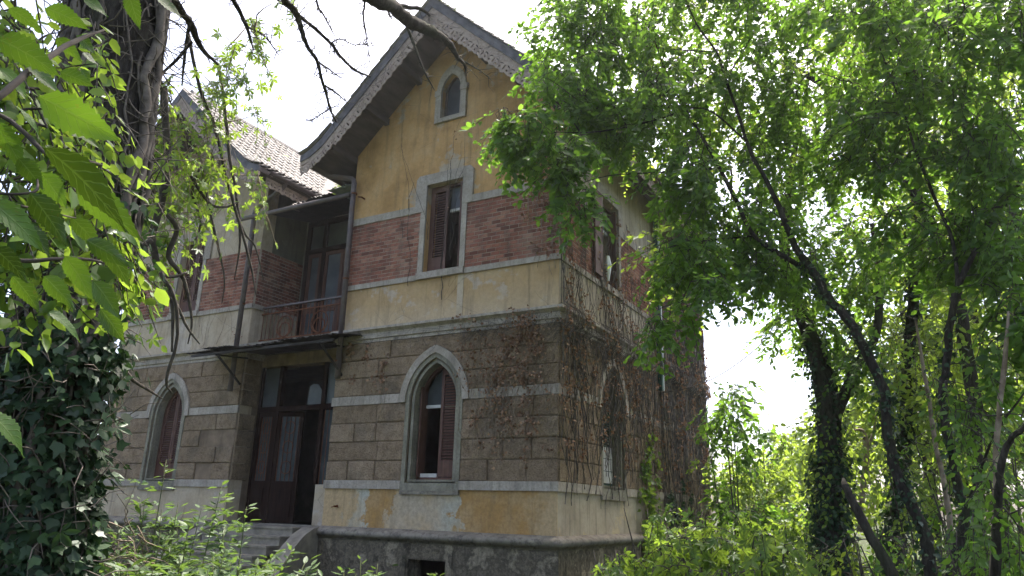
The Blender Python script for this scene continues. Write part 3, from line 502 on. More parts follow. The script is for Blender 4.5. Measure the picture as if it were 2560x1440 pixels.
# walls
m = MB(FG); m.plate(gable_outline(-W, 0, CX), [arch_loop(CX, HO, RR - .26, ZS1 - .02), rect(*UW, *UZ), gable_win_loop(CX), rect(-2.98, -2.1, .1, .775)], -.36, 0)
m.build('front_wall', 'ochre_plaster', villa)
m = MB(FL); m.plate(gable_outline(XLL, XL, CXL), [arch_loop(CXL, HO, RR - .26, ZS1 - .02), rect(*UWL, *UZ), gable_win_loop(CXL)], -.36, 0)
m.build('front_wall', 'grey_plaster', villa)
SY = 2.5                                # centre of the side windows
m = MB(FS); m.plate(rect(.36, YB, 0, 9.36), [arch_loop(SY, HO, RR - .26, ZS1 - .02), rect(SY - .47, SY + .45, *UZ)], -.36, 0)
m.build('side_wall', 'streaked_plaster', villa)
m = MB(FI); m.plate(rect(YL + .36, YR + .3, 4.9, 9.4), [], -.36, 0); m.build('recess_wall', 'shaded_plaster', villa)
m = MB(FI); m.plate(rect(YL + .36, YD + .3, 0, 4.9), [], -.36, 0); m.build('porch_wall', 'joint_render', villa)
m = MB(FRONT(YR)); m.plate(rect(XL, -W + .36, 5.2, 9.35), [rect(XL + .06, -W + .1, 5.25, 8.75)], -.3, 0); m.build('recess_wall', 'shaded_plaster', villa)
m = MB(); m.box(XLL, 0, YB, YB + .3, 0, 9.4); m.build('rear_wall', 'grey_plaster', villa)
m = MB(); m.box(XLL, XLL + .36, YL + .36, YB, 0, 9.4); m.build('side_wall', 'grey_plaster', villa)
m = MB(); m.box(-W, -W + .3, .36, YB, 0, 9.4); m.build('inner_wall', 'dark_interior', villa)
for z in (1.0, 4.98, 8.98):
    m = MB(); m.box(XLL + .37, -.37, .98, YB - .02, z, z + .18); m.box(-W + .31, -.37, .38, .979, z, z + .18)
    m.build('floor_slab', 'dark_interior', villa)
m = MB(); m.box(XLL + .37, -.37, 3.6, 3.8, 1.2, 8.9); m.build('inner_wall', 'dark_interior', villa)
m = MB(); m.box(-W, -W + .299, 0.01, .35, 0, 9.2); m.build('inner_wall', 'joint_render', villa)

# plinth, roll moulding, belt cornice: swept round the corner
pathG = [(-W, .3), (-W, 0), (0, 0), (0, YB)]; pathL = [(XLL, YL), (XL, YL), (XL, YD)]
for path in (pathG, pathL):
    if path is pathG:
        m = MB(FG); m.plate(rect(-W - .07, .07, -.3, ZP), [rect(-2.98, -2.1, .1, .775)], .001, .075); m.build('plinth', 'plinth_render', villa)
        m = MB(FS); m.plate(rect(.0, YB, -.3, ZP), [], .001, .07); m.build('plinth', 'plinth_render', villa)
    else:
        m = MB(); m.sweep(path, [(0.002, -.3), (.075, -.3), (.075, ZP), (.002, ZP)]); m.build('plinth', 'plinth_render', villa)
    roll = [(0.001, ZP - .03), (.09, ZP - .03), (.09, ZP + .012)] + [(.10 + .075 * math.cos(a), ZP + .085 + .075 * math.sin(a)) for a in [R(-80 + 20 * k) for k in range(9)]] + [(.06, ZM - .005), (.03, ZM + .015), (.001, ZM + .02)]
    m = MB(); m.sweep(path, roll); o = m.build('roll_moulding', 'roll_stone', villa, True)
    corn = [(0.001, 4.87), (.045, 4.87), (.045, 4.93), (.075, 4.945), (.075, 5.0), (.055, 5.01), (.055, 5.06), (.10, 5.09), (.15, 5.115), (.15, 5.165), (.02, 5.18), (.001, 5.18)]
    m = MB(); m.sweep(path, corn); m.build('belt_cornice', 'band_stone', villa)
# cellar window
m = MB(FG); m.plate(rect(-3.10, -1.98, .02, .89), [rect(-2.98, -2.1, .1, .775)], .0755, .09); m.build('cellar_window_frame', 'plinth_render', villa)
ring_ = MB(FG); ring_.plate(rect(-2.979, -2.101, .101, .774), [rect(-2.95, -2.13, .13, .745)], -.362, .07); ring_.build('cellar_window_reveal', 'plinth_render', villa)

# plaster panels
def panel(fr, u0, u1, w0, w1, mat, d=.012): m = MB(fr); m.box(u0, u1, w0, w1, .001, d); return m.build('plaster_panel', mat, villa)
panel(FG, -W, 0.012, ZM + .02, ZS0, 'base_plaster'); panel(FG, -W, 0.012, ZB + .01, ZU0, 'cream_plaster')
panel(FL, XLL, XL, ZM + .02, ZS0, 'grey_plaster'); panel(FL, XLL, XL, ZB + .01, ZU0, 'grey_plaster')
panel(FS, 0, YB, ZM + .02, ZS0, 'streaked_plaster'); panel(FS, 0, YB, ZB + .01, ZU0, 'streaked_plaster')
panel(FI, YL, YR, ZB + .01, ZU0, 'grey_plaster')
# pilaster stub under the upper window
m = MB(FG); m.box(-2.20, -2.06, ZB + .02, ZU0 - .002, .012, .022); m.build('plaster_strip', 'grey_plaster', villa)

# bands
def bands(fr, u0, u1, lists, end=0.0):
    for w0, w1, d, cuts in lists:
        a = u0
        for c0, c1 in cuts + [(u1 + end, None)]:
            # split each run into the stones the masons laid
            run = c0 - a; k = max(1, round(run / 1.25))
            for i in range(k):
                m = MB(fr); g0 = a + run * i / k + (.002 if i else 0); g1 = a + run * (i + 1) / k - (.002 if i < k - 1 else 0)
                m.plate(rect(g0, g1, w0, w1), [], 0.002, d); m.build('band_stone', 'band_stone', villa)
            if c1 is None: break
            a = c1
aw = .80; iw = .66
bands(FG, -W - .02, 0, [(ZS0, ZS1, .055, [(CX - iw, CX + iw)]), (ZI0, ZI1, .05, [(CX - aw - .0, CX + aw + .0)]), (ZU0, ZU1, .05, [(UW[0] - .13, UW[1] + .13)]), (ZT0, ZT1, .045, [(UW[0] - .27, UW[1] + .25)])], .05)
bands(FL, XLL, XL + .02, [(ZS0, ZS1, .055, [(CXL - iw, CXL + iw)]), (ZI0, ZI1, .05, [(CXL - aw, CXL + aw)]), (ZU0, ZU1, .05, [(UWL[0] - .13, UWL[1] + .13)])])
bands(FS, 0.003, YB, [(ZS0, ZS1, .052, [(SY - iw, SY + iw)]), (ZI0, ZI1, .047, [(SY - aw, SY + aw)]), (ZU0, ZU1, .047, [(SY - .6, SY + .58)]), (ZT0, ZT1, .042, [(SY - .72, SY + .70)])])
bands(FI, YL + .003, YR, [(ZU0, ZU1, .047, [])])

# rusticated blocks
rb = random.Random(11)
def blocks(fr, u0, u1, cx, seed, skip=()):
    rows = [(ZS1 + (ZI0 - ZS1) * i / 4, ZS1 + (ZI0 - ZS1) * (i + 1) / 4) for i in range(4)]
    rows += [(ZI1 + (4.87 - ZI1) * i / 3, ZI1 + (4.87 - ZI1) * (i + 1) / 3) for i in range(3)]
    rr = random.Random(seed); j = .011
    for ri, (w0, w1) in enumerate(rows):
        zm = (w0 + w1) / 2
        def half(z): return (arch_half(z, RR, AC, ZA, aw) if z > ZA - .05 else iw)
        top = half(w1)
        sides = []
        if top > 0.02: sides = [(u0, cx, -1), (cx, u1, 1)]
        elif half(w0) > .02: sides = [(u0, cx, -1), (cx, u1, 1)]
        else: sides = [(u0, u1, 0)]
        for a, b, sg in sides:
            e = half(w0) if sg else 0
            L = (b - a) - e
            k = max(1, round(L / (.78 if ri % 2 else .72)))
            cuts = [0.0]
            for q in range(1, k): cuts.append((q + (.28 if ri % 2 else -.05) + rr.uniform(-.12, .12)) / k)
            cuts.append(1.0)
            lo = a if sg <= 0 else a + e; 
            for q in range(k):
                c0 = lo + L * cuts[q]; c1 = lo + L * cuts[q + 1]
                if c1 - c0 < .06: continue
                b0, b1 = c0 + j, c1 - j; z0, z1 = w0 + j, w1 - j
                if ri == 0: z0 = w0 + .003
                poly = [(b0, z0), (b1, z0), (b1, z1), (b0, z1)]
                if sg == -1 and q == k - 1:
                    edge = [(cx - half(z0 + (z1 - z0) * i / 6), z0 + (z1 - z0) * i / 6) for i in range(7)]
                    poly = [(b0, z0)] + edge + [(b0, z1)]
                if sg == 1 and q == 0:
                    edge = [(cx + half(z0 + (z1 - z0) * i / 6), z0 + (z1 - z0) * i / 6) for i in range(7)]
                    poly = [(b1, z1)] + [p for p in reversed(edge)] + [(b1, z0)]
                if any(abs(c0 - s0) < .4 and abs(zm - s1) < .2 for s0, s1 in skip): continue
                poly = [(p[0] + rr.uniform(-.006, .006), p[1] + rr.uniform(-.005, .005)) for p in poly]
                m = MB(fr); m.block(poly, .002, .042 + rr.uniform(-.012, .010), .014)
                m.build('stone_block', 'rustic_block', villa)
def backing(fr, u0, u1, cx, mat='joint_render'):
    m = MB(fr); m.plate(rect(u0, u1, ZS1, 4.87), [arch_loop(cx, HO + .02, RR - .24, ZS1 + .0005)], .0012, .01); m.build('wall_render', mat, villa)
backing(FG, -W, 0.01, CX); backing(FL, XLL, XL, CXL); backing(FS, 0.011, YB, SY)
blocks(FG, -W + .0, 0.035, CX, 3)
blocks(FL, XLL, XL, CXL, 8, skip=[(-9.35, 2.7), (-9.5, 2.35), (-8.95, 3.05), (-9.2, 3.1)])
blocks(FS, .002, YB, SY, 5)
# porch reveal blocks on the left wing's flank
for i in range(8):
    if i == 4: continue
    w0 = ZS1 + (ZI0 - ZS1) * i / 4 if i < 4 else ZI1 + (4.87 - ZI1) * (i - 5) / 3
    w1 = ZS1 + (ZI0 - ZS1) * (i + 1) / 4 if i < 4 else ZI1 + (4.87 - ZI1) * (i - 4) / 3
    m = MB(FI); m.block(rect(YL + .01, YD - .03, w0 + .01, w1 - .01), .002, .035, .012); m.build('stone_block', 'rustic_block', villa)

# brick panels
CO = (ZT0 - ZU1) / 17; BL = .2
_bm = {}
def brick_mesh(wd):
    k = round(wd, 3)
    if k not in _bm:
        m = MB(); m.fr = lambda u, w, d: (u, -d, w); m.block(rect(-wd / 2, wd / 2, -CO / 2 + .0065, CO / 2 - .0065), 0, .006, .002)
        me = mesh_from('brick', m.v, m.f, m.a); me.materials.append(MAT['brick']); _bm[k] = me
    return _bm[k]
bcount = [0]
def bricks(fr, facing, u0, u1, from_right=True, singles=300, off=0.0):
    m = MB(fr); m.box(u0, u1, ZU1, ZT0, .002, .016); back = m.build('brick_panel', 'mortar', villa)
    stuff = MB(fr); rr = random.Random(int(abs(u0 * 100)))
    cells = []
    for r in range(17):
        zc = ZU1 + CO * (r + .5)
        a = u0 - (BL / 2 if r % 2 else 0) - off
        while a < u1 - .02:
            c0, c1 = max(a, u0) + .0055, min(a + BL, u1) - .0055
            if c1 - c0 > .03: cells.append((c0, c1, zc))
            a += BL
    if from_right: cells.sort(key=lambda c: -c[0])
    else: cells.sort(key=lambda c: c[0])
    for c0, c1, zc in cells:
        if bcount[0] < singles:
            bcount[0] += 1
            o = link('brick', brick_mesh(c1 - c0), back)
            o.location = fr((c0 + c1) / 2, zc, .0165 + rr.uniform(-.002, .002))
            if facing == 'x': o.rotation_euler = (0, 0, R(90))
        else:
            stuff.val = rr.random(); stuff.block(rect(c0, c1, zc - CO / 2 + .0065, zc + CO / 2 - .0065), .0165, .0225 + rr.uniform(-.002, .002), .002)
    if stuff.v: stuff.build('brickwork', 'brick', back, kind='stuff')
bricks(FG, 'y', UW[1] + .12, 0.016)
bricks(FG, 'y', -W, UW[0] - .12)
bricks(FL, 'y', UWL[1] + .1, XL + .016)
bricks(FL, 'y', XLL, UWL[0] - .1)
bricks(FS, 'x', 0.03, SY - .58, False); bricks(FS, 'x', SY + .56, YB, False)
bricks(FI, 'x', YL + .03, YR, False)

# ---------------------------------------------------------------- windows
def ring(fr, outer, inner, d0, d1, name, mat, parent):
    m = MB(fr); m.plate(outer, [inner], d0, d1); return m.build(name, mat, parent)

def shutter(fr, lo, hi, w0, w1, d, mat='brown_wood', broken=0):
    """louvred leaf between the curves lo(w) and hi(w)"""
    n = 14; sw = .065
    L = [(lo(w0 + (w1 - w0) * i / n), w0 + (w1 - w0) * i / n) for i in range(n + 1)]
    H = [(hi(w0 + (w1 - w0) * i / n), w0 + (w1 - w0) * i / n) for i in range(n + 1)]
    H = [(max(h[0], l[0] + .004), h[1]) for h, l in zip(H, L)]
    outer = L + H[::-1]
    b0, b1 = w0 + .30, w1 - .08
    while hi(b1) - lo(b1) < .20: b1 -= .04
    k = 12
    iL = [(lo(b0 + (b1 - b0) * i / k) + sw, b0 + (b1 - b0) * i / k) for i in range(k + 1)]
    iH = [(hi(b0 + (b1 - b0) * i / k) - sw, b0 + (b1 - b0) * i / k) for i in range(k + 1)]
    m = MB(fr); m.plate(outer, [iL + iH[::-1]], d - .04, d); leaf = m.build('shutter', mat, villa)
    z = b0 + .02; i = 0
    while z < b1 - .01:
        a, b = lo(z) + sw - .01, hi(z) - sw + .01
        if b - a > .03 and not (i in (2, 3, 4) and broken):
            m = MB(fr)
            m.add([(a, z, d - .035), (b, z, d - .035), (b, z + .008, d - .035), (a, z + .008, d - .035),
                   (a, z - .034, d - .004), (b, z - .034, d - .004), (b, z - .026, d - .004), (a, z - .026, d - .004)],
                  [(0, 1, 2, 3), (4, 5, 6, 7), (0, 1, 5, 4), (3, 2, 6, 7), (0, 3, 7, 4), (1, 2, 6, 5)])
            m.build('slat', mat, leaf)
        z += .054; i += 1
    return leaf

def arch_window(fr, cx, left, right, mat='brown_wood', boards=False):
    z0 = ZS0
    # white hood mould, stone surround (stepped), sill, timber frame
    hood_o = arch_loop(cx, aw, RR, ZI0); hood_i = arch_loop(cx, iw, RR - .14, ZI0)
    m = MB(fr); m.plate(hood_o + hood_i[::-1], [], .001, .075); m.build('window_hood', 'band_stone', villa)
    so = arch_loop(cx, iw - .002, RR - .142, z0 - .02); si = arch_loop(cx, HO + .03, RR - .23, z0 + .12)
    ring(fr, so, si, -.04, .045, 'window_surround', 'surround_stone', villa)
    so = arch_loop(cx, HO + .028, RR - .232, z0 + .121); si = arch_loop(cx, HO - .06, RR - .32, ZS1 + .02)
    ring(fr, so, si, -.2, -.0, 'window_surround', 'surround_stone', villa)
    m = MB(fr); m.box(cx - iw, cx + iw, z0 - .09, z0 - .021, .002, .06); m.build('window_sill', 'roll_stone', villa)
    h = HO - .06; R1 = RR - .32; zb = ZS1 + .021
    fo = arch_loop(cx, h - .002, R1 - .002, zb); fi = arch_loop(cx, h - .05, R1 - .05, zb + .05)
    frm = ring(fr, fo, fi, -.27, -.202, 'window_frame', mat, villa)
    hh = lambda z: arch_half(z, R1 - .055, AC, ZA, h - .055)
    apex = ZA + math.sqrt((R1 - .055) ** 2 - AC ** 2)
    if left: shutter(fr, lambda z: cx - hh(z), lambda z: cx - .003, zb + .06, apex - .03, -.205, mat)
    if right: shutter(fr, lambda z: cx + .003, lambda z: cx + hh(z), zb + .06, apex - .03, -.205, mat)
    # glazed fanlight and transom behind
    m = MB(fr); m.box(cx - hh(0), cx + hh(0), 3.50, 3.56, -.34, -.28); m.build('transom', 'pale_board', villa)
    gl = [(cx + hh(3.57), 3.57)] + [p for p in arch_pts(cx, h, R1 - .06, AC, ZA)] + [(cx - hh(3.57), 3.57)]
    m = MB(fr); m.plate(gl, [], -.325, -.315); m.build('window_pane', 'window_glass', villa)
    if not left:
        m = MB(fr); m.box(cx - h + .06, cx - .02, zb + .05, zb + .12, -.27, -.21); m.build('sill_board', 'pale_board', villa)
        m = MB(fr); m.box(cx - h + .052, cx - h + .085, zb + .06, 3.9, -.34, -.02 - .1); m.build('open_shutter_edge', mat, villa)
    if boards:
        for i in range(3):
            m = MB(fr); m.box(cx - h + .055, cx + h - .055, zb + .06 + i * .24, zb + .285 + i * .24, -.203, -.17); m.build('board', 'pale_board', villa)
arch_window(FG, CX, False, True)
arch_window(FL, CXL, True, True)
arch_window(FS, SY, True, True, 'green_paint', True)

def upper_window(fr, u0, u1, leftc, rightc, wide=.125, trim=(.28, .25), mat='brown_wood'):
    z0, z1 = UZ
    a, b = u0 - trim[0], u1 + trim[1]
    hood = [(a, ZT0), (a, 8.33), (a + .075, 8.405), (b - .075, 8.405), (b, 8.33), (b, ZT0)]
    # head trim wraps the opening (an upside-down U), jambs below it
    m = MB(fr); m.plate([(a, ZT0), (u0 + .001, ZT0), (u0 + .001, z1 - .001), (u1 - .001, z1 - .001), (u1 - .001, ZT0), (b, ZT0), (b, 8.33), (b - .075, 8.405), (a + .075, 8.405), (a, 8.33)], [], .001, .052); m.build('window_hood', 'band_stone', villa)
    for p, q in ((u0 - wide, u0), (u1, u1 + wide)):
        m = MB(fr); m.box(p, q, ZU1 + .001, ZT0 - .001, .001, .046); m.build('window_jamb', 'band_stone', villa)
    m = MB(fr); m.box(u0 - wide, u1 + wide, ZU0 + .004, z0 - .003, .0, .085); m.build('window_sill', 'band_stone', villa)
    fo = rect(u0 + .002, u1 - .002, z0, z1 - .002); fi = rect(u0 + .045, u1 - .045, z0 + .04, z1 - .05)
    ring(fr, fo, fi, -.2, -.13, 'window_frame', mat, villa)
    mid = (u0 + u1) / 2
    if leftc: shutter(fr, lambda z: u0 + .05, lambda z: mid - .003, z0 + .05, z1 - .06, -.12, mat, broken=(leftc == 2))
    if rightc: shutter(fr, lambda z: mid + .003, lambda z: u1 - .05, z0 + .05, z1 - .06, -.12, mat)
    else:
        m = MB(fr); m.box(u1 - .075, u1 - .045, z0 + .05, z1 - .06, -.13, .0); m.build('open_shutter_edge', mat, villa)
        m = MB(fr); m.box(mid, u1 - .05, 7.56, 7.62, -.26, -.2); m.build('transom', 'pale_board', villa)
        m = MB(fr); m.box(mid, u1 - .05, 7.621, z1 - .06, -.235, -.225); m.build('window_pane', 'frosted_glass', villa)
upper_window(FG, *UW, 1, 0)
upper_window(FL, *UWL, 2, 1)
upper_window(FS, SY - .47, SY + .45, 0, 0)
m = MB(FS); m.box(SY - 1.0, SY - .60, UZ[0] + .05, UZ[1] - .06, .062, .10); m.build('shutter', 'brown_wood', villa)
m = MB(FS); m.tube([(SY - .36 , 6.25, .10), (SY - .37, 6.6, .12), (SY - .36, 6.8, .10)], [.03, .07, .04], 6); m.build('hanging_rag', 'white_paint', villa)

# gable windows
for fr, cx in ((FG, CX), (FL, CXL)):
    hood = [(cx + .40, 9.60), (cx + .40, 10.30), (cx + .43, 10.30), (cx + .43, 10.40), (cx + .37, 10.41)]
    c = .2; R0 = .37 + c; ZG = 10.42; za = math.sqrt(R0 * R0 - c * c); am = math.atan2(za, c)
    arc = [(cx - c + R0 * math.cos(am * i / 8), ZG + R0 * math.sin(am * i / 8)) for i in range(1, 9)]
    right = hood + arc
    outer = right + [(2 * cx - p[0], p[1]) for p in reversed(right[:-1])]
    ring(fr, outer, gable_win_loop(cx), .001, .06, 'gable_window_surround', 'band_stone', villa)
    fo = gable_win_loop(cx, -.003); fi = gable_win_loop(cx, -.045)
    ring(fr, fo, fi, -.16, -.1, 'window_frame', 'eave_wood', villa)
    m = MB(fr); m.plate(gable_win_loop(cx, -.044), [], -.14, -.13); m.build('window_pane', 'window_glass', villa)
    for s in (-1, 1):
        m = MB(fr); m.box(cx + s * .33 - .085, cx + s * .33 + .085, 10.25, 10.38, .0605, .08); m.build('corbel_stone', 'band_stone', villa)

# ---------------------------------------------------------------- porch: ground-floor entrance in the recess
FD = FRONT(YD)
m = MB(FD); m.box(XL, -W + .3, 4.72, 5.0, -.3, .0); m.build('porch_lintel', 'joint_render', villa)
m = MB(FD); m.box(XL, -W + .3, .0, 1.22, -.2, .0); m.build('threshold_wall', 'concrete_step', villa)
m = MB(); m.box(XL, -W, .02, YD - .001, .0, 1.2); m.build('porch_landing', 'concrete_step', villa)
m = MB(); m.box(XL, -W, .06, YR - .001, 5.08, 5.2); m.build('balcony_slab', 'concrete_step', villa)
m = MB(FD); m.box(-5.98, -W + .3, 1.221, 2.05, -.1, .04); m.build('plaster_panel', 'grey_plaster', villa)
posts = [-8.10, -7.48, -6.10, -5.42]
for x0 in posts:
    m = MB(FD); m.box(x0 - .05, x0 + .05, 1.221 if x0 < -6.2 else 2.051, 4.72, -.16, -.04); m.build('door_post', 'shaded_door_wood', villa)
m = MB(FD); m.box(XL, -W + .3, 3.66, 3.78, -.165, -.035); m.build('door_transom', 'shaded_door_wood', villa)
for (a, b), mt in zip(((-8.05, -7.53), (-6.05, -5.47)), ('frosted_glass', 'frosted_glass')):
    m = MB(FD); m.box(a, b, 3.785, 4.70, -.11, -.1); m.build('window_pane', mt, villa)
# broken transom pane: only a shard is left
m = MB(FD); m.plate([(-6.62, 3.785), (-6.16, 3.785), (-6.20, 4.1), (-6.33, 4.24), (-6.48, 4.26), (-6.58, 4.2)], [], -.11, -.1); m.build('window_pane', 'frosted_glass', villa, label='jagged shard of frosted glass left in the door transom')
def grille_leaf(fr, u0, u1, w0, w1, name):
    m = MB(fr); mid = 2.12
    m.plate(rect(u0, u1, w0, w1), [rect(u0 + .08, u1 - .08, mid, w1 - .1)], -.05, 0); leaf = m.build(name, 'shaded_door_wood', villa)
    m = MB(fr); m.box(u0 + .1, u1 - .1, w0 + .12, mid - .16, 0.001, .015); m.build('door_panel', 'shaded_door_wood', leaf)
    m = MB(fr); m.box(u0 + .081, u1 - .081, mid + .001, w1 - .101, -.035, -.028); m.build('window_pane', 'window_glass', leaf)
    k = 5
    for i in range(k):
        x = u0 + .1 + (u1 - u0 - .2) * i / (k - 1)
        m = MB(fr); m.tube([(x, mid + .01, -.01), (x, w1 - .11, -.01)], .008, 5); m.build('grille_bar', 'rust', leaf)
    for z in (mid + .3, mid + .75, w1 - .35):
        m = MB(fr); pts = [((u0 + u1) / 2 + (u1 - u0) * .2 * math.cos(a), z + .14 * math.sin(a), -.008) for a in [R(30 * q) for q in range(13)]]
        m.tube(pts, .008, 5); m.build('grille_scroll', 'rust', leaf)
    return leaf
grille_leaf(FRONT(YD + .06), -8.05, -7.535, 1.23, 3.655, 'side_panel')
# half-open leaf, swung inwards a little
hx = -7.43; an = R(20)
fr_leaf = lambda u, w, d: (hx + (u - hx) * math.cos(an) + (d) * math.sin(an), YD + .06 + (u - hx) * math.sin(an) - d * math.cos(an), w)
grille_leaf(fr_leaf, hx, hx + .62, 1.235, 3.655, 'door_leaf')
m = MB(FD); m.box(-6.05, -5.47, 2.06, 3.65, -.11, -.1); m.build('window_pane', 'window_glass', villa)
for i in range(5):
    m = MB(FD); x = -6.0 + .12 * i; m.tube([(x, 2.06, -.06), (x, 3.65, -.06)], .009, 5); m.build('grille_bar', 'rust', villa)
# porch interior
m = MB(); m.box(XL + .02, -W, 3.55, 3.59, 1.2, 4.98); m.build('inner_wall', 'dark_interior', villa)

# steps and curved cheek walls
for i in range(7):
    z = 1.2 - .165 * i - .002
    m = MB(); y1 = .02 - .31 * i
    m.box(-7.85, -5.62, y1 - .335, y1 - .002, z - .165, z - .165 + .125); m.box(-7.87, -5.6, y1 - .36, y1 - .004, z - .165 + .126, z - .165 + .165)
    m.build('step', 'concrete_step', villa)
for s, xo in ((1, -5.32), (-1, -8.02)):
    prof = [(.02, 1.235), (-.25, 1.2), (-.55, 1.08), (-.85, .88), (-1.15, .62), (-1.4, .34), (-1.6, .05)]
    vs = []; fs = []
    for i, (y, z) in enumerate(prof):
        sh = s * .42 * (i / 6) ** 1.3
        for dx in (-.17, .17): vs.append((xo + dx + sh, y, z))
        for dx in (-.14, .14): vs.append((xo + dx + sh, y, -.2))
    for i in range(6):
        a, b = i * 4, i * 4 + 4
        fs += [(a, a + 1, b + 1, b), (a, b, b + 2, a + 2), (a + 1, a + 3, b + 3, b + 1)]
    fs += [(0, 2, 3, 1), (24, 25, 27, 26)]
    m = MB(); m.add(vs, fs); m.build('stair_cheek', 'concrete_step', villa)

# ---------------------------------------------------------------- balcony
FB = FRONT(YR)
for x0 in (-8.0, -7.42, -6.05, -5.3):
    m = MB(FB); m.box(x0 - .06, x0 + .06, 5.21, 8.7, -.12, -.0); m.build('door_post', 'shaded_door_wood', villa)
m = MB(FB); m.box(-8.06, -5.24, 7.84, 7.96, -.125, .005); m.build('door_transom', 'shaded_door_wood', villa)
m = MB(FB); m.box(-8.06, -5.24, 8.62, 8.74, -.125, .005); m.build('door_transom', 'shaded_door_wood', villa)
for i, (a, b) in enumerate(((-7.94, -7.48), (-7.36, -6.11), (-5.99, -5.36))):
    m = MB(FB); m.box(a, b, 7.965, 8.61, -.075, -.065); m.build('window_pane', 'frosted_glass', villa)
def glass_leaf(u0, u1):
    m = MB(FRONT(YR + .01)); m.plate(rect(u0, u1, 5.22, 7.835), [rect(u0 + .1, u1 - .1, 6.4, 7.74), rect(u0 + .1, u1 - .1, 5.4, 6.24)], -.07, -.01); leaf = m.build('balcony_door', 'brown_wood', villa)
    for w0, w1 in ((6.4, 7.74), (5.4, 6.24)):
        m = MB(FRONT(YR + .01)); m.box(u0 + .101, u1 - .101, w0 + .001, w1 - .001, -.045, -.035); m.build('window_pane', 'frosted_glass', leaf)
for a, b in ((-7.94, -7.48), (-7.36, -6.74), (-6.73, -6.11), (-5.99, -5.36)): glass_leaf(a, b)
YQ = .40                                # the railing stands between the two flanks, a little back
rail = MB(); rail.box(XL + .01, -W - .02, YQ - .035, YQ + .035, 6.11, 6.15); rl = rail.build('balcony_rail', 'pipe_paint', villa)
for z, hgt in ((5.97, .028), (5.33, .032)):
    m = MB(); m.box(XL + .01, -W - .02, YQ - .014, YQ + .014, z - hgt / 2, z + hgt / 2); m.build('rail_bar', 'rust', rl)
x = XL + .08; i = 0
while x < -W - .05:
    m = MB(); m.tube([(x, YQ, 5.21), (x, YQ, 6.11)], .0095, 5); m.build('baluster', 'rust', rl)
    x += .125; i += 1
for cx0 in (-7.28, -6.2):
    for r0 in (.25, .17):
        m = MB(); dz = 5.345 + r0 + .012
        m.tube([(cx0 + r0 * math.cos(R(20 * q)), YQ - .018, dz + r0 * math.sin(R(20 * q))) for q in range(19)], .015, 5); m.build('rail_ring', 'rust', rl)
# light roof sheets over the balcony
rs = random.Random(4)
def corrugated(name, x0, x1, y0, y1, z0, z1, mat, wave=.012, wl=.076, tilt=0.0, ragged=.04):
    nx = max(4, int((x1 - x0) / (wl / 4))); ny = 4; vs = []; fs = []
    off = [rs.uniform(-ragged, ragged) for _ in range(nx + 1)]
    for j in range(ny + 1):
        for i in range(nx + 1):
            x = x0 + (x1 - x0) * i / nx; y = y0 + (y1 - y0) * j / ny + (off[i] if j == 0 else 0)
            z = z0 + (z1 - z0) * j / ny + wave * math.sin(2 * math.pi * x / wl) + tilt * (x - x0) + .012 * math.sin(x * 3 + j)
            vs.append((x, y, z))
    n = len(vs); vs += [(v[0], v[1], v[2] - .004) for v in vs]
    q = nx + 1
    for j in range(ny):
        for i in range(nx):
            a = j * q + i; fs.append((a, a + 1, a + q + 1, a + q)); fs.append((a + n, a + q + n, a + q + 1 + n, a + 1 + n))
    for i in range(nx):
        fs.append((i, i + n, i + 1 + n, i + 1)); a = ny * q + i; fs.append((a, a + 1, a + 1 + n, a + n))
    m = MB(); m.add(vs, fs); return m.build(name, mat, villa)
xs = [-7.9, -7.2, -6.5, -5.85, -5.2]
for i in range(4):
    corrugated('roof_sheet', xs[i] - .05, xs[i + 1] + .05, -.1 + rs.uniform(-.1, .15), YR, 8.38 + .012 * i + .05 * i, 8.75 + .01 * i, 'plastic_sheet' if i == 3 else 'rusty_sheet', tilt=rs.uniform(-.02, .03))
# canopy over the steps
xs = [-9.05, -8.3, -7.5, -6.75, -6.0, -5.3, -4.55]
for i in range(6):
    corrugated('canopy_sheet', xs[i] - .06, xs[i + 1] + .06, -.82 + rs.uniform(-.1, .1), (.0 if xs[i] < -8.6 or xs[i + 1] > -5.2 else .55), 4.87 + .015 * (i % 2) + rs.uniform(-.01, .02), 5.03 + .012 * (i % 2), 'rusty_sheet', tilt=rs.uniform(-.03, .03), ragged=.06)
m = MB(); m.box(-8.95, -4.65, -.74, -.69, 4.79, 4.84); m.build('canopy_beam', 'rusty_sheet', villa)
for x in (-8.05, -4.98):
    m = MB(); m.tube([(x, -.72, 4.75), (x, -.02, 4.22)], .026, 6); m.build('canopy_bracket', 'rusty_sheet', villa)
    m = MB(); m.tube([(x, -.8, 4.76), (x, .1, 4.85)], .02, 6); m.build('canopy_bracket', 'rusty_sheet', villa)

# ---------------------------------------------------------------- pipes
def pipe(name, pts, r=.055, mat='pipe_paint', n=10, parent=None, label=None):
    m = MB(); out = []
    pts = [Vector(p) for p in pts]
    for i, p in enumerate(pts):
        if 0 < i < len(pts) - 1:
            a = (pts[i - 1] - p).normalized(); b = (pts[i + 1] - p).normalized()
            out += [p + a * .09, p + (a + b) * .03, p + b * .09]
        else: out.append(p)
    m.tube(out, r, n); return m.build(name, mat, parent or villa, True, label=label)
pl = pipe('downpipe', [(-8.2, -.15, 4.06), (-8.2, -.15, 8.5), (-7.2, -.2, 8.93), (-7.2, -.2, 9.1)], .06)
pr = pipe('downpipe', [(-5.0, -.14, 4.15), (-5.06, -.14, 8.68), (-5.9, -.16, 8.94), (-5.92, -.16, 9.06)], .06)
pipe('overflow_pipe', [(-8.72, -.22, 8.31), (-5.1, -.22, 8.27)], .055)
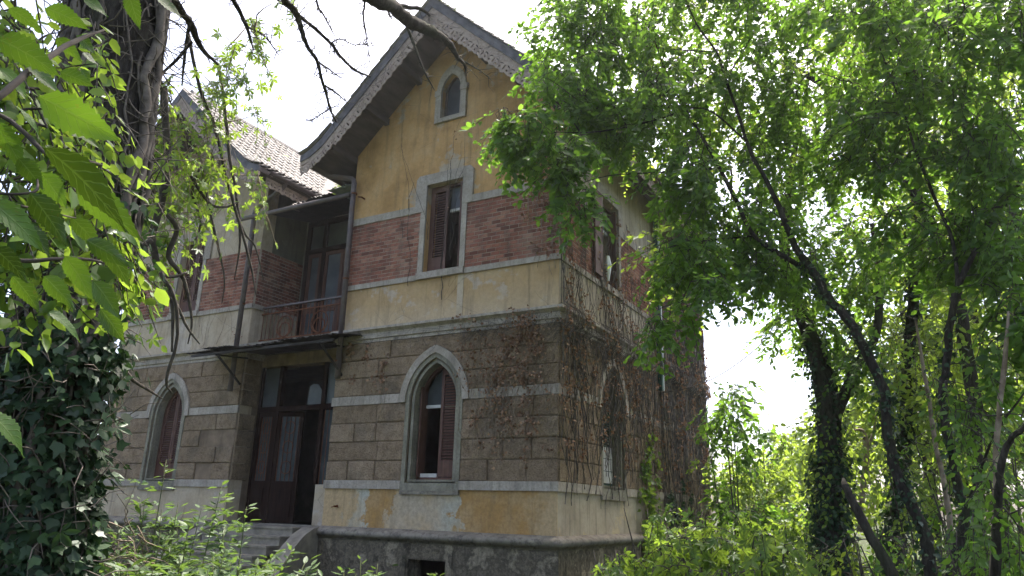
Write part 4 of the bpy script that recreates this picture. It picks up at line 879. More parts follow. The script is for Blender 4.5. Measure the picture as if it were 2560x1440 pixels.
for p, x, zz in ((pl, -8.2, (4.4, 6.1, 7.9)), (pr, -5.03, (4.5, 6.3, 8.3))):
    for z in zz:
        m = MB(); m.tube([(x, -.14, z), (x, -.14, z + .035)], .068, 10); m.build('pipe_collar', 'rust', p)
m = MB(); m.tube([(-4.82, -.01, 8.2), (-4.82, -.13, 8.2), (-4.9, -.14, 8.22)], .018, 6); m.build('pipe_hook', 'rust', villa)
m = MB(); m.tube([(-4.78, -.02, 1.62), (-4.78, -.12, 1.62)], .022, 6); m.tube([(-4.86, -.10, 1.60), (-4.70, -.11, 1.64)], .012, 5); m.build('garden_tap', 'rust', villa)
# green pipe cover with a white edge on the side wall
m = MB(FS); m.box(5.34, 5.46, 4.45, 8.9, .06, .16); gp = m.build('side_downpipe', 'green_paint', villa)
m = MB(FS); m.box(5.461, 5.50, 4.45, 8.9, .05, .165); m.build('white_edge', 'white_paint', gp)

# ---------------------------------------------------------------- roofs
def slope_slab(cx, sgn, y0, y1, name='roof'):
    m = MB(); vs = []; fs = []
    pr = [(0, PROFILE[0][1])] + PROFILE[1:]
    k = len(pr)
    for y in (y0, y1):
        for dx, z in pr: vs.append((cx + sgn * dx, y, z))
        for dx, z in pr: vs.append((cx + sgn * dx, y, z - (.28 if dx < 3.3 else .10)))
    for i in range(k - 1):
        fs.append((i, i + 1, i + 1 + 2 * k, i + 2 * k)); fs.append((i + k, i + k + 2 * k, i + 1 + k + 2 * k, i + 1 + k))
        fs.append((i, i + k, i + 1 + k, i + 1)); a = 2 * k; fs.append((i + a, i + 1 + a, i + 1 + k + a, i + k + a))
    fs.append((k - 1, 2 * k - 1, 4 * k - 1, 3 * k - 1))
    m.add(vs, fs); return m.build(name, 'eave_wood', villa)
r1 = slope_slab(CX, -1, -.88, YB + .5); r2 = slope_slab(CX, 1, -.88, YB + .5)
r3 = slope_slab(CXL, -1, -1.0, YB + .5); r4 = slope_slab(CXL, 1, -1.0, YB + .5)
# roof of the middle range, ridge along the house
m = MB(); m.add([(CXL, 4.4, 12.0), (CX, 4.4, 12.0), (-5.6, 1.0, 9.05), (-7.3, 1.0, 9.05), (CXL, 4.4, 11.7), (CX, 4.4, 11.7), (-5.6, 1.0, 8.95), (-7.3, 1.0, 8.95)],
                [(0, 1, 2, 3), (4, 7, 6, 5), (3, 2, 6, 7), (0, 3, 7, 4), (1, 5, 6, 2), (0, 4, 5, 1)])
rm = m.build('roof', 'roof_tile', villa)
# edge capping (zinc) and rake fascia along the front rakes
def rake(cx, sgn, yf, roof):
    pr = PROFILE
    fine = []
    for (a, za), (b, zb) in zip(pr, pr[1:]):
        for i in range(4): fine.append((a + (b - a) * i / 4, za + (zb - za) * i / 4))
    fine.append(pr[-1])
    def strip(name, top, bot, d0, d1, mat):
        vs = []; fs = []
        for dx, z in fine:
            f = 1.0 if dx < 2.6 else max(.55, 1 - (dx - 2.6) * .5)
            for y in (yf - d1, yf - d0):
                vs.append((cx + sgn * dx, y, z + top * f)); vs.append((cx + sgn * dx, y, z + bot * f))
        for i in range(len(fine) - 1):
            a, b = i * 4, i * 4 + 4
            fs += [(a, b, b + 1, a + 1), (a + 2, a + 3, b + 3, b + 2), (a, a + 2, b + 2, b), (a + 1, b + 1, b + 3, a + 3)]
        fs += [(0, 1, 3, 2), (len(vs) - 4, len(vs) - 2, len(vs) - 1, len(vs) - 3)]
        m = MB(); m.add(vs, fs); return m.build(name, mat, roof)
    strip('rake_capping', .06, -.19, .0, .05, 'slate_edge')
    strip('rake_fascia', -.191, -.33, -.01, .028, 'fretwork_paint')
    # fretwork bargeboard pieces along the rake
    seg = []; L = 0
    cum = [0]
    for (a, za), (b, zb) in zip(fine, fine[1:]): L += math.hypot(b - a, zb - za); cum.append(L)
    unit = .345; n = int(L / unit)
    for i in range(n):
        s0 = (i + .5) * L / n
        for q in range(len(cum) - 1):
            if cum[q] <= s0 <= cum[q + 1]:
                f = (s0 - cum[q]) / (cum[q + 1] - cum[q]); dx = fine[q][0] + (fine[q + 1][0] - fine[q][0]) * f; z = fine[q][1] + (fine[q + 1][1] - fine[q][1]) * f
                an = math.atan2(fine[q + 1][1] - fine[q][1], fine[q + 1][0] - fine[q][0])
        o = link('fretwork_piece', FRET, roof)
        drop = .34 if dx < 2.6 else .27
        o.location = (cx + sgn * dx, yf - .012, z - drop)
        o.rotation_euler = (0, -an if sgn > 0 else an, 0)
        o.scale = (L / n / unit * 1.0, 1, 1 if dx < 2.6 else .85)
def fret_mesh():
    m = MB(lambda u, w, d: (u, -d, w)); u = .345; hgt = .235
    out = [(-u / 2, 0.02), (u / 2 - .002, 0.02)]
    bot = []
    for i in range(13):
        x = u / 2 - .002 - (u - .002) * i / 12
        bot.append((x, -hgt * (.80 + .07 * math.cos(4 * math.pi * x / u) + .10 * abs(math.cos(math.pi * x / u)))))
    out += bot
    holes = []
    for x0 in (-.105, .105):
        holes.append([(x0 + .022 * math.cos(a), -.13 + .022 * math.sin(a)) for a in [R(-60 * q) for q in range(6)]])
        sg = 1 if x0 > 0 else -1
        holes.append([(x0 - sg * .045, -.03), (x0 + sg * .035, -.045), (x0 + sg * .038, -.07), (x0 + sg * .018, -.078), (x0 + sg * .01, -.06), (x0 - sg * .045, -.048)][::(1 if sg > 0 else -1)])
    holes.append([(-.012, -.05), (.012, -.05), (.016, -.12), (.0, -.165), (-.016, -.12)])
    m.plate(out, holes, 0, .02)
    me = mesh_from('fretwork_piece', m.v, m.f, m.a)
    import bmesh
    bm = bmesh.new(); bm.from_mesh(me); bmesh.ops.recalc_face_normals(bm, faces=bm.faces[:]); bm.to_mesh(me); bm.free()
    me.materials.append(MAT['fretwork_paint']); return me
FRET = fret_mesh()
rake(CX, -1, -.88, r1); rake(CX, 1, -.88, r2); rake(CXL, -1, -1.0, r3); rake(CXL, 1, -1.0, r4)
# purlin ends under the gable overhang
for cx, rf, y0 in ((CX, r1, -.8), (CXL, r4, -.7)):
    for dx in (-2.6, -1.75, -.9, .9, 1.75, 2.6):
        m = MB(); z = roof_z(dx) - .29 - (.02 if abs(dx) < 2.5 else .0); m.box(cx + dx - .06, cx + dx + .06, y0, -.01, z - .15, z); m.build('purlin', 'eave_wood', rf)
# gutters: left wing eave, middle range eave, side eave
def gutter(name, a, b, r=.075):
    a = Vector(a); b = Vector(b); t_ = (b - a).normalized(); sd = t_.cross(Vector((0, 0, 1))); n = 9; vs = []; fs = []
    for p in (a, b):
        for rr_ in (r, r - .008):
            for i in range(n):
                q = math.pi * i / (n - 1); vs.append(p + sd * math.cos(q) * rr_ - Vector((0, 0, 1)) * math.sin(q) * rr_)
    for i in range(n - 1):
        fs += [(i, i + 1, i + 1 + 2 * n, i + 2 * n), (i + n, i + 3 * n, i + 1 + 3 * n, i + 1 + n)]
    for i in (0, n - 1): fs.append((i, i + n, i + 3 * n, i + 2 * n))
    m = MB(); m.add(vs, fs); return m.build(name, 'pipe_paint', villa)
gutter('gutter', (CXL + 3.42, -.75, 9.06), (CXL + 3.42, 1.02, 9.06)); gutter('gutter', (CXL + 3.4, .98, 9.0), (-5.75, .98, 9.0))
gutter('gutter', (CX - 3.44, -.8, 9.05), (CX - 3.44, 1.0, 9.05)); gutter('gutter', (CX + 3.44, -.8, 9.05), (CX + 3.44, YB, 9.05))
# fretted eaves board on the left wing flank and the side eave
for i in range(6):
    o = link('fretwork_piece', FRET, r4); o.location = (CXL + 3.3, -.55 + .345 * i, 8.93); o.rotation_euler = (0, 0, R(90))
for i in range(26):
    o = link('fretwork_piece', FRET, r2); o.location = (CX + 3.3, -.55 + .345 * i, 8.93); o.rotation_euler = (0, 0, R(90))
# roof tiles: visible slope of the left wing, one by one
def tile_mesh():
    vs = []; fs = []; n = 6; wd = .235; ln = .40
    prof = [(-.5, .0), (-.32, .004), (-.22, .034), (-.05, .042), (.08, .012), (.3, .008), (.42, .03), (.5, .028)]
    for y in (0.0, 1.0):
        for u, h in prof: vs.append((u * wd, y * ln, h + (.028 if y == 0 else 0.0)))
    k = len(prof)
    for u, h in prof: vs.append((u * wd, 0, h + .006))
    for i in range(k - 1): fs += [(i, i + 1, i + 1 + k, i + k), (i, i + 2 * k, i + 1 + 2 * k, i + 1)]
    me = mesh_from('roof_tile', vs, fs, [0.0] * len(vs)); me.materials.append(MAT['roof_tile']); return me
TILE = tile_mesh()
def lay_tiles(cx, sgn, y0, y1, roof, limit, seed):
    rr = random.Random(seed); sl = math.atan2(PROFILE[1][1] - PROFILE[0][1], PROFILE[1][0])
    cand = []
    runs = [(PROFILE[0], PROFILE[1])]
    L = math.hypot(PROFILE[1][0], PROFILE[0][1] - PROFILE[1][1])
    rows = [(.02 + .34 * r, None) for r in range(int(L / .34) + 1)]
    for r, (s, _) in enumerate(rows):
        dx = s * math.cos(sl) + .36 * math.cos(sl); z = PROFILE[0][1] + (s + .36) * math.sin(sl)
        y = y0
        while y < y1:
            cand.append((y, dx, z, sl)); y += .225
    # flared foot
    for (a, b) in zip(PROFILE[1:], PROFILE[2:]):
        s2 = math.atan2(b[1] - a[1], b[0] - a[0]); y = y0
        while y < y1: cand.append((y, b[0] + .03, b[1] + .02, s2)); y += .225
    cand.sort(key=lambda c: c[0] + .3 * c[1])
    st = MB()
    for i, (y, dx, z, s2) in enumerate(cand):
        zz = z + .035 + rr.uniform(-.006, .006)
        mtx = Matrix.Translation((cx + sgn * dx, y, zz)) @ Matrix.Rotation(s2 if sgn < 0 else -s2, 4, 'Y') @ Matrix.Rotation(R(90) * (1 if sgn > 0 else -1) + rr.uniform(-.03, .03), 4, 'Z')
        if i < limit:
            o = link('roof_tile', TILE, roof); o.matrix_basis = mtx
        else:
            st.val = rr.random(); st.add([mtx @ Vector(v.co) for v in TILE.vertices], [tuple(p.vertices) for p in TILE.polygons], True)
    if st.v: 
        me = mesh_from('tiling', st.v, st.f, st.a); me.materials.append(MAT['roof_tile']); link('tiling', me, roof, 'stuff')
lay_tiles(CXL, 1, -.98, 5.2, r4, 300, 2)
lay_tiles(CX, 1, -.86, 4.0, r2, 0, 3); lay_tiles(CX, -1, -.86, 1.2, r1, 0, 4)
m = MB(); m.tube([(CX, -.92, 12.08), (CX, YB, 12.08)], .11, 8); m.build('ridge_tiles', 'roof_tile', r1)
m = MB(); m.tube([(CXL, -.8, 12.08), (CXL, YB, 12.08)], .11, 8); m.build('ridge_tiles', 'roof_tile', r4)
# ---------------------------------------------------------------- leaf and branch builders
A_R = np.array([0.8685, 0.4957, 0.0]); A_F = np.array([-0.4957, 0.8685, 0.0]); A_U = np.array([0, 0, 1.0])   # plan axes of the leaf masses

def nrm(a): return a / np.maximum(1e-9, np.linalg.norm(a, axis=-1, keepdims=True))

LEAF = {
    # local (along, across, up) and faces; two folded halves
    'oval': ([(0, 0, 0), (.28, .24, .05), (.66, .22, .04), (1, 0, -.06), (.66, -.22, .04), (.28, -.24, .05)], [(0, 3, 2, 1), (0, 5, 4, 3)]),
    'lance': ([(0, 0, 0), (.28, .155, .03), (.62, .15, .03), (1, 0, -.05), (.62, -.15, .03), (.28, -.155, .03)], [(0, 3, 2, 1), (0, 5, 4, 3)]),
    'ivy': ([(0, 0, 0), (.05, .30, .03), (.42, .42, -.02), (.55, .18, .04), (1, 0, -.05), (.55, -.18, .04), (.42, -.42, -.02), (.05, -.30, .03)], [(0, 4, 3, 2, 1), (0, 7, 6, 5, 4)]),
}
def _palm():
    vs, fs = [], []
    for a, s in ((0, 1.0), (50, .88), (-50, .88), (105, .62), (-105, .62)):
        o = len(vs); c, q = math.cos(R(a)), math.sin(R(a))
        for u, v, w in [(.03, 0, 0), (.40, .17, .035), (.72, .15, .02), (1, 0, -.10), (.72, -.15, .02), (.40, -.17, .035)]:
            u *= s; v *= s; vs.append((u * c - v * q, u * q + v * c, w * s))
        fs += [(o, o + 3, o + 2, o + 1), (o, o + 5, o + 4, o + 3)]
    return vs, fs
LEAF['palm'] = _palm()

class Leaves:
    def __init__(s, seed=0): s.P, s.T, s.N, s.S = [], [], [], []; s.rng = np.random.default_rng(seed)
    def put(s, P, T, N, S):
        s.P.append(np.asarray(P, float)); s.T.append(np.asarray(T, float)); s.N.append(np.asarray(N, float)); s.S.append(np.asarray(S, float))
    def build(s, name, shape, mat, parent, kind=None):
        P = np.concatenate(s.P); T = nrm(np.concatenate(s.T)); N = np.concatenate(s.N); S = np.concatenate(s.S)
        n = len(P)
        Bv = nrm(np.cross(N, T)); N = np.cross(T, Bv)
        lv, lf = LEAF[shape]; lv = np.array(lv); k = len(lv)
        jit = s.rng.uniform(.8, 1.2, (n, 1)); curl = s.rng.uniform(-.6, 1.8, (n, 1))
        V = P[:, None, :] + S[:, None, None] * (lv[None, :, 0, None] * T[:, None, :] + (lv[None, :, 1] * jit)[:, :, None] * Bv[:, None, :] + (lv[None, :, 2] * curl)[:, :, None] * N[:, None, :])
        V = V.reshape(-1, 3)
        me = bpy.data.meshes.new(name)
        me.vertices.add(len(V)); me.vertices.foreach_set('co', V.astype(np.float32).ravel())
        sizes = np.array([len(f) for f in lf]); flat = np.concatenate([np.array(f) for f in lf])
        loops = (flat[None, :] + (np.arange(n) * k)[:, None]).ravel()
        tot = np.tile(sizes, n); starts = np.concatenate([[0], np.cumsum(tot)[:-1]])
        me.loops.add(len(loops)); me.loops.foreach_set('vertex_index', loops.astype(np.int32))
        me.polygons.add(len(tot)); me.polygons.foreach_set('loop_start', starts.astype(np.int32))
        a = me.attributes.new('v', 'FLOAT', 'POINT'); a.data.foreach_set('value', np.repeat(s.rng.random(n) , k).astype(np.float32))
        me.update(calc_edges=True); me.validate()
        me.materials.append(MAT[mat])
        return link(name, me, parent, kind)

def spray(L, p, d, n, length, size, rng, droop=.25, tw=None, tilt=.45, hang=.12):
    """a flat twig with alternate leaves"""
    d = d / (np.linalg.norm(d) + 1e-9); s = np.cross(d, A_U); s = s / (np.linalg.norm(s) + 1e-6)
    t_ = np.linspace(.12, 1, n)
    pos = p + np.outer(t_ * length, d) - np.outer(droop * length * t_ ** 2, A_U) + rng.normal(0, .015, (n, 3))
    side = np.where(np.arange(n) % 2 == 0, 1.0, -1.0)[:, None]
    T = d * .75 + s * side * .8 + rng.normal(0, .35, (n, 3)) - A_U * hang
    up = np.cross(s, d); up = up if up[2] > 0 else -up
    N = up + rng.normal(0, tilt, (n, 3))
    L.put(pos, T, N, size * rng.uniform(.5, 1.3, n) * rng.uniform(.8, 1.15))
    if tw is not None:
        tw.append([tuple(p + d * length * q - A_U * droop * length * q * q) for q in (0, .5, 1.0)])

def in_ell(e, rng, n):
    x, y, z, rx, ry, rz = e[:6]
    k = max(1, n // 6); v = rng.normal(size=(k, 3)); v = nrm(v) * (rng.random((k, 1)) ** .4)
    v = np.repeat(v, -(-n // k), axis=0)[:n] + rng.normal(0, .17, (n, 3))          # sprays gather in clumps, gaps between
    return np.array([x, y, z]) + v[:, :1] * rx * A_R + v[:, 1:2] * ry * A_F + v[:, 2:] * rz * A_U

class Skel:
    """grows thin branches from the nearest existing wood to each leaf spray"""
    def __init__(s, stems):
        s.pts = []; s.tubes = []
        for st in stems:
            for a, b in zip(st, st[1:]):
                for q in (0, .33, .66): s.pts.append([a[i] + (b[i] - a[i]) * q for i in range(3)])
            s.pts.append(st[-1][:3])
        s.pts = np.array(s.pts)
    def reach(s, p, rng, r=.010, maxlen=9):
        d = np.linalg.norm(s.pts - p, axis=1) + .35 * np.maximum(0, s.pts[:, 2] - p[2])
        i = int(np.argmin(d)); a = s.pts[i]; L = np.linalg.norm(p - a)
        if L < .05: return p - a
        mid = (a + p) / 2 + np.array([0, 0, .12 * L]) + rng.normal(0, .07 * L, 3)
        q = np.linspace(0, 1, 6)[:, None]
        c = (1 - q) ** 2 * a + 2 * q * (1 - q) * mid + q ** 2 * p
        if L < maxlen:
            r0 = min(.05, r * (0.55 + .9 * L)); s.tubes.append((c, [r0 + (.0025 - r0) * k / 5 for k in range(6)]))
            s.pts = np.concatenate([s.pts, c[2:]])
        return c[-1] - c[-2]

def smooth_path(pts, sub=3, wob=0.0, rng=None):
    """Catmull-Rom through (x,y,z,r)"""
    P = [np.array(p, float) for p in pts]; P = [2 * P[0] - P[1]] + P + [2 * P[-1] - P[-2]]; out = []
    for i in range(1, len(P) - 2):
        for k in range(sub):
            t_ = k / sub
            v = .5 * ((2 * P[i]) + (-P[i - 1] + P[i + 1]) * t_ + (2 * P[i - 1] - 5 * P[i] + 4 * P[i + 1] - P[i + 2]) * t_ ** 2 + (-P[i - 1] + 3 * P[i] - 3 * P[i + 1] + P[i + 2]) * t_ ** 3)
            v[3] = max(v[3], .001)
            if wob and rng is not None: v[:3] += rng.normal(0, wob, 3) * min(1, v[3] * 20)
            out.append(v)
    out.append(P[-2]); return out

def trunk_mesh(parent, stems, mat, name='trunk', n=9, rng=None, rough=.0, sub=4, rest=None):
    """each stem is a part of its own: the first takes name, the others rest"""
    for k, st in enumerate(stems):
        m = MB(); sp = smooth_path(st, sub, .006, rng)
        nn = n if st[0][3] > .03 else 5
        m.tube([p[:3] for p in sp], [float(p[3]) * (1 + (rng.uniform(-rough, rough) if rng is not None else 0)) for p in sp], nn, True)
        nm = name if k == 0 else (rest or name)
        me = mesh_from(nm, m.v, m.f, None, True); me.materials.append(MAT[mat]); link(nm, me, parent)

def twig_mesh(parent, tubes, mat, name='branches', n=4, kind='stuff'):
    m = MB()
    for c, r in tubes: m.tube([tuple(p) for p in c], list(r), n, True, cap=False)
    me = mesh_from(name, m.v, m.f, None, True); me.materials.append(MAT[mat])
    return link(name, me, parent, kind)

def leafy(root, stems, ells, seed, shape, mat, size, nleaf=(12, 20), length=(.35, .65), twigs=True, bark='bark', tilt=.45, wood=True, droop=.25, connect=9, dens=1.0, twmat='dark_twig', stemname='trunk', restname='limb', hang=.12):
    rng = np.random.default_rng(seed); sk = Skel(stems); L = Leaves(seed + 1); tw = []
    pts = []
    for e in ells: pts.append(in_ell(e, rng, max(1, int(e[6] * dens))))
    pts = np.concatenate(pts)
    d0 = np.min(np.linalg.norm(pts[:, None, :] - sk.pts[None, ::2, :], axis=2), axis=1)
    for p in pts[np.argsort(d0)]:
        d = sk.reach(p, rng, maxlen=connect); d = np.array(d); d[2] = d[2] * .4 - .05
        d = d / (np.linalg.norm(d) + 1e-9) + rng.normal(0, .45, 3) * np.array([1, 1, .5])
        spray(L, p, d, int(rng.integers(*nleaf)), rng.uniform(*length), size, rng, droop, tw, tilt, hang)
    if wood: trunk_mesh(root, stems, bark, stemname, 10, rng, .04, 4, restname)
    if twigs: twig_mesh(root, sk.tubes + [(t, [.004, .003, .0015]) for t in tw], twmat, 'branches', 4)
    L.build('crown', shape, mat, root)
    return root

def hug(path, a, off=1.0):
    """point on the trunk surface at parameter q (0..1), angle a"""
    pass

def ivy_on(root, stem, seed, n, z0, z1, size, spread=.06, mat='leaf_ivy', shape='ivy', name='ivy', face=None, smax=1.0):
    rng = np.random.default_rng(seed); L = Leaves(seed)
    sp = np.array(smooth_path(stem, 6)); sel = sp[(sp[:, 2] >= z0) & (sp[:, 2] <= z1)]
    i = rng.integers(0, len(sel), n); c = sel[i]
    ang = rng.uniform(0, 2 * math.pi, n); dirs = np.stack([np.cos(ang), np.sin(ang), rng.uniform(-.15, .25, n)], 1)
    P = c[:, :3] + dirs * (c[:, 3:4] + np.abs(rng.normal(0, spread, (n, 1)))) + rng.normal(0, .03, (n, 3))
    T = -A_U * .8 + dirs * .5 + rng.normal(0, .5, (n, 3)); N = dirs + rng.normal(0, .4, (n, 3)) + A_U * .3
    L.put(P, T, N, size * rng.uniform(.55, 1.15, n))
    return L.build(name, shape, mat, root)

# ================================================================ old vine-clad tree beside the camera
old = thing('old_tree', 'massive old tree trunk wrapped in grey vines and dark ivy', 'tree', (VEG['old_trunk'][0][0][0], VEG['old_trunk'][0][0][1], 0))
ro = np.random.default_rng(21)
trunk_mesh(old, VEG['old_trunk'], 'bark', 'trunk', 22, ro, .07, 8)
# limbs reach over the garden
trunk_mesh(old, VEG['old_limb'], 'bark', 'limb', 9, ro, .10, 5)
# short dead spurs and lichen on the limbs
spur = []
for st in VEG['old_limb']:
    sp = np.array(smooth_path(st, 5))
    for i in range(0, len(sp) - 1):
        for _ in range(2):
            if ro.random() < .6:
                d = nrm(ro.normal(0, 1, 3)); l = ro.uniform(.06, .28); a = sp[i, :3]
                spur.append((np.stack([a, a + d * l * .5 + ro.normal(0, .02, 3), a + d * l + ro.normal(0, .03, 3)]), [.006, .004, .0015]))
twig_mesh(old, spur, 'dark_twig', 'spurs', 4)
sp_t = np.array(smooth_path(VEG['old_trunk'][0], 8))
vines = []
for k in range(64):
    a = ro.uniform(0, 2 * math.pi); i0 = int(ro.integers(0, len(sp_t) * .5)); r0 = ro.choice([.008, .012, .018, .026, .034], p=[.35, .27, .2, .12, .06])
    pts = []; rr = []
    da = ro.normal(0, .02)
    for i in range(i0, min(len(sp_t), i0 + int(ro.integers(14, 60)))):
        a += da + ro.normal(0, .07); c = sp_t[i]; off = c[3] + r0 * .5 + ro.uniform(0, .02)
        pts.append(c[:3] + np.array([math.cos(a), math.sin(a), 0]) * off + np.array([0, 0, ro.normal(0, .01)])); rr.append(r0 * ro.uniform(.8, 1.15))
    if len(pts) > 3: vines.append((pts, rr))
for v_ in vines: twig_mesh(old, [v_], 'vine_bark', 'vine_stem', 7, None)
tang = []
for k in range(1100):
    c = sp_t[int(ro.integers(0, len(sp_t)))]; a = ro.uniform(0, 2 * math.pi); o = np.array([math.cos(a), math.sin(a), 0.0]); tdir = np.array([-o[1], o[0], 0])
    p = c[:3] + o * (c[3] + .02); l = ro.uniform(.1, .5); w = ro.normal(0, 1, 3)
    q = [p]
    dirv = nrm(tdir * ro.choice([-1, 1]) * .6 + o * ro.uniform(.0, .5) + A_U * ro.normal(0, .8))
    for s_ in range(4): dirv = nrm(dirv + ro.normal(0, .35, 3)); q.append(q[-1] + dirv * l / 4)
    tang.append((q, [.006, .005, .004, .003, .0015]))
twig_mesh(old, tang, 'vine_bark', 'tangled_twigs', 4)
lo_stem = [p for p in VEG['old_trunk'][0]]
ivy_on(old, lo_stem, 31, 4600, -.2, 2.55, .085, .06)
ivy_on(old, lo_stem, 32, 700, 2.3, 3.6, .08, .08)
ivy_on(old, lo_stem, 33, 260, -.2, 2.7, .10, .07, 'leaf_ivy', 'palm', 'creeper_leaves')

# its own crown, unseen high overhead, added to shade the near leaves
rc = np.random.default_rng(35); Lc = Leaves(36)
for e in ((2.2, -8.6, 10.5, 3.0, 2.2, 1.6, 150), (4.4, -7.6, 11.0, 2.8, 2.4, 1.5, 150), (0.6, -8.6, 9.4, 2.0, 1.6, 1.4, 80), (3.4, -10.2, 9.8, 2.4, 2.0, 1.4, 90)):
    for p in in_ell(e, rc, e[6]): spray(Lc, p, rc.normal(0, 1, 3), 20, rc.uniform(.6, 1.2), .17, rc, .1)
Lc.build('crown', 'oval', 'leaf_tree', old)

# hanging creeper between the old tree and the house
cur = thing('hanging_creeper', 'bright five-fingered creeper hanging in a curtain before the left gable', 'creeper', (VEG['curtain'][2][-1][0], VEG['curtain'][2][-1][1], 0))
leafy(cur, VEG['curtain'], VEG['curtain_e'], 41, 'palm', 'leaf_creeper', .085, (2, 5), (.15, .4), True, 'dark_twig', .6, droop=.5, connect=1.2, dens=1.0, twmat='dry_stem', stemname='stem', restname='stem', hang=.3)

# leaf mass at the left edge
lm = thing('leafy_shrub', 'tall bright green shrub filling the left edge before the old trunk', 'shrub', (1.9, -10.3, 0))
st = [[(1.9, -10.3, 0, .02), (1.92, -10.25, .9, .018), (1.95, -10.2, 1.8, .014), (1.9, -10.1, 2.8, .01), (1.9, -10.0, 3.6, .006)]]
leafy(lm, st, VEG['leftmass'], 51, 'oval', 'leaf_creeper', .085, (6, 12), (.2, .4), True, 'green_stem', .6, connect=1.2, stemname='stem')

# near branch with very large leaves, each leaf a part
near = thing('near_branch', 'close branch of very large serrated green leaves in front of the old trunk', 'branch', (3.9, -10.9, 0))
trunk_mesh(near, VEG['bigstem'] + [[(3.72, -10.9, 0, .012), (3.74, -10.88, .8, .011), (3.9, -10.8, 1.5, .009), VEG['bigstem'][0][0]], [(3.9, -10.8, 1.5, .008), VEG['bigstem'][1][0]], [(3.9, -10.8, 1.5, .006), VEG['bigstem'][2][0]], [(3.9, -10.8, 1.5, .006), VEG['bigstem'][6][0]], [(3.74, -10.88, .8, .006), VEG['bigstem'][5][0]]], 'dark_twig', 'stem', 7, np.random.default_rng(3))
CAMP = np.array([5.5025, -11.347, 1.65])
rl_ = np.random.default_rng(77)
for k, (x0, y0, z0, x1, y1, z1, wr) in enumerate(VEG['bigleaf']):
    a = np.array([x0, y0, z0]); b = np.array([x1, y1, z1]); T = b - a; Ln = np.linalg.norm(T); T = T / Ln
    nv = nrm(CAMP - a) * rl_.choice([.9, -.9]) + A_U * .55 + rl_.normal(0, .35, 3)
    nv = nv - T * nv.dot(T); nv = nrm(nv); Bv = np.cross(nv, T)
    ns = 24; vs = []; fs = []; ph = rl_.uniform(0, 6.28); cu = rl_.uniform(.02, .22); fold = rl_.uniform(.12, .34)
    for i in range(ns + 1):
        t_ = i / ns; w = wr * .5 * Ln * (math.sin(math.pi * min(1, t_ * 1.02) ** .72) ** .9) * (1 - .25 * t_) if 0 < i < ns else 0.002
        ser = 1 + (.12 if i % 2 else -.08) * (1 if 1 < i < ns else 0) + rl_.uniform(-.05, .05)
        cen = a + T * Ln * t_ - A_U * (cu * Ln * t_ * t_) + nv * .05 * Ln * math.sin(t_ * 3.1)
        vein = .012 * Ln * (1 if i % 2 else -1)
        for s_, h in ((-1, fold), (-.5, fold * .55), (0, 0), (.5, fold * .55), (1, fold)):
            e_ = w * (ser if abs(s_) == 1 else 1) * s_
            vs.append(cen + Bv * e_ + nv * (h * w + (vein if abs(s_) == .5 else 0) + .022 * Ln * abs(s_) * math.sin(9 * t_ + ph + s_)) + T * abs(s_) * .05 * Ln * (.5 - 0) )
    for i in range(ns):
        for j in range(4): q = i * 5 + j; fs.append((q, q + 1, q + 6, q + 5))
    me = mesh_from('leaf', vs, fs, [float(rl_.random())] * len(vs), True)
    at = me.attributes.new('along', 'FLOAT', 'POINT'); at.data.foreach_set('value', [i / ns for i in range(ns + 1) for _ in range(5)])
    at = me.attributes.new('across', 'FLOAT', 'POINT'); at.data.foreach_set('value', [q_ for i in range(ns + 1) for q_ in (-1.0, -.5, 0.0, .5, 1.0)])
    me.materials.append(MAT['leaf_big'])
    link('leaf', me, near)

# ================================================================ trees on the right
def tree(name, label, stems, ells, seed, **k):
    o = thing(name, label, 'tree', (stems[0][0][0], stems[0][0][1], 0), 'trees on the right of the house')
    return leafy(o, stems, ells, seed, **k)
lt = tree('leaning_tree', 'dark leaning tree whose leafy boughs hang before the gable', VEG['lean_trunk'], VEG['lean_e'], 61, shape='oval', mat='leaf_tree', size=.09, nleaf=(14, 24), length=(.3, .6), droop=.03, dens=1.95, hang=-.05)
ivy_on(lt, VEG['lean_trunk'][0], 62, 650, .2, 4.6, .06, .03)
ft = tree('forked_tree', 'slim forked tree with dark S-curved stem at the right', VEG['fork_trunk'], VEG['fork_e'], 63, shape='oval', mat='leaf_tree', size=.09, nleaf=(14, 24), length=(.3, .6), droop=.03, dens=1.95, hang=-.05)
ivy_on(ft, VEG['fork_trunk'][0], 64, 350, .2, 3.6, .06, .03)
it = tree('ivy_tree', 'thick trunk swathed in dark ivy beside the bright gap', VEG['ivy_trunk'], VEG['ivy_e'], 65, shape='oval', mat='leaf_tree', size=.10, nleaf=(14, 24), length=(.5, .9), droop=.08, dens=1.3, hang=.05)
ivy_on(it, VEG['ivy_trunk'][0], 66, 2600, -.2, 2.6, .09, .08); ivy_on(it, VEG['ivy_trunk'][0], 166, 700, 2.5, 4.4, .08, .05); ivy_on(it, VEG['ivy_trunk'][0], 67, 700, 1.5, 3.0, .10, .35, 'leaf_sunny', 'oval', 'sunlit_ivy')
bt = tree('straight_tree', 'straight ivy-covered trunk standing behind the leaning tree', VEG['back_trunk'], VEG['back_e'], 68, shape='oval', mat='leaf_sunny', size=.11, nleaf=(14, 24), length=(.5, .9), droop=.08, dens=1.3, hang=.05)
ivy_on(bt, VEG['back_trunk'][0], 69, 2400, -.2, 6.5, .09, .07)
mt = tree('middle_tree', 'backlit tree whose crown fills the space behind the leaning tree', VEG['mid_trunk'], VEG['mid_e'], 70, shape='oval', mat='leaf_sunny', size=.10, nleaf=(18, 30), length=(.5, .95), droop=.08, dens=1.2, hang=.05)
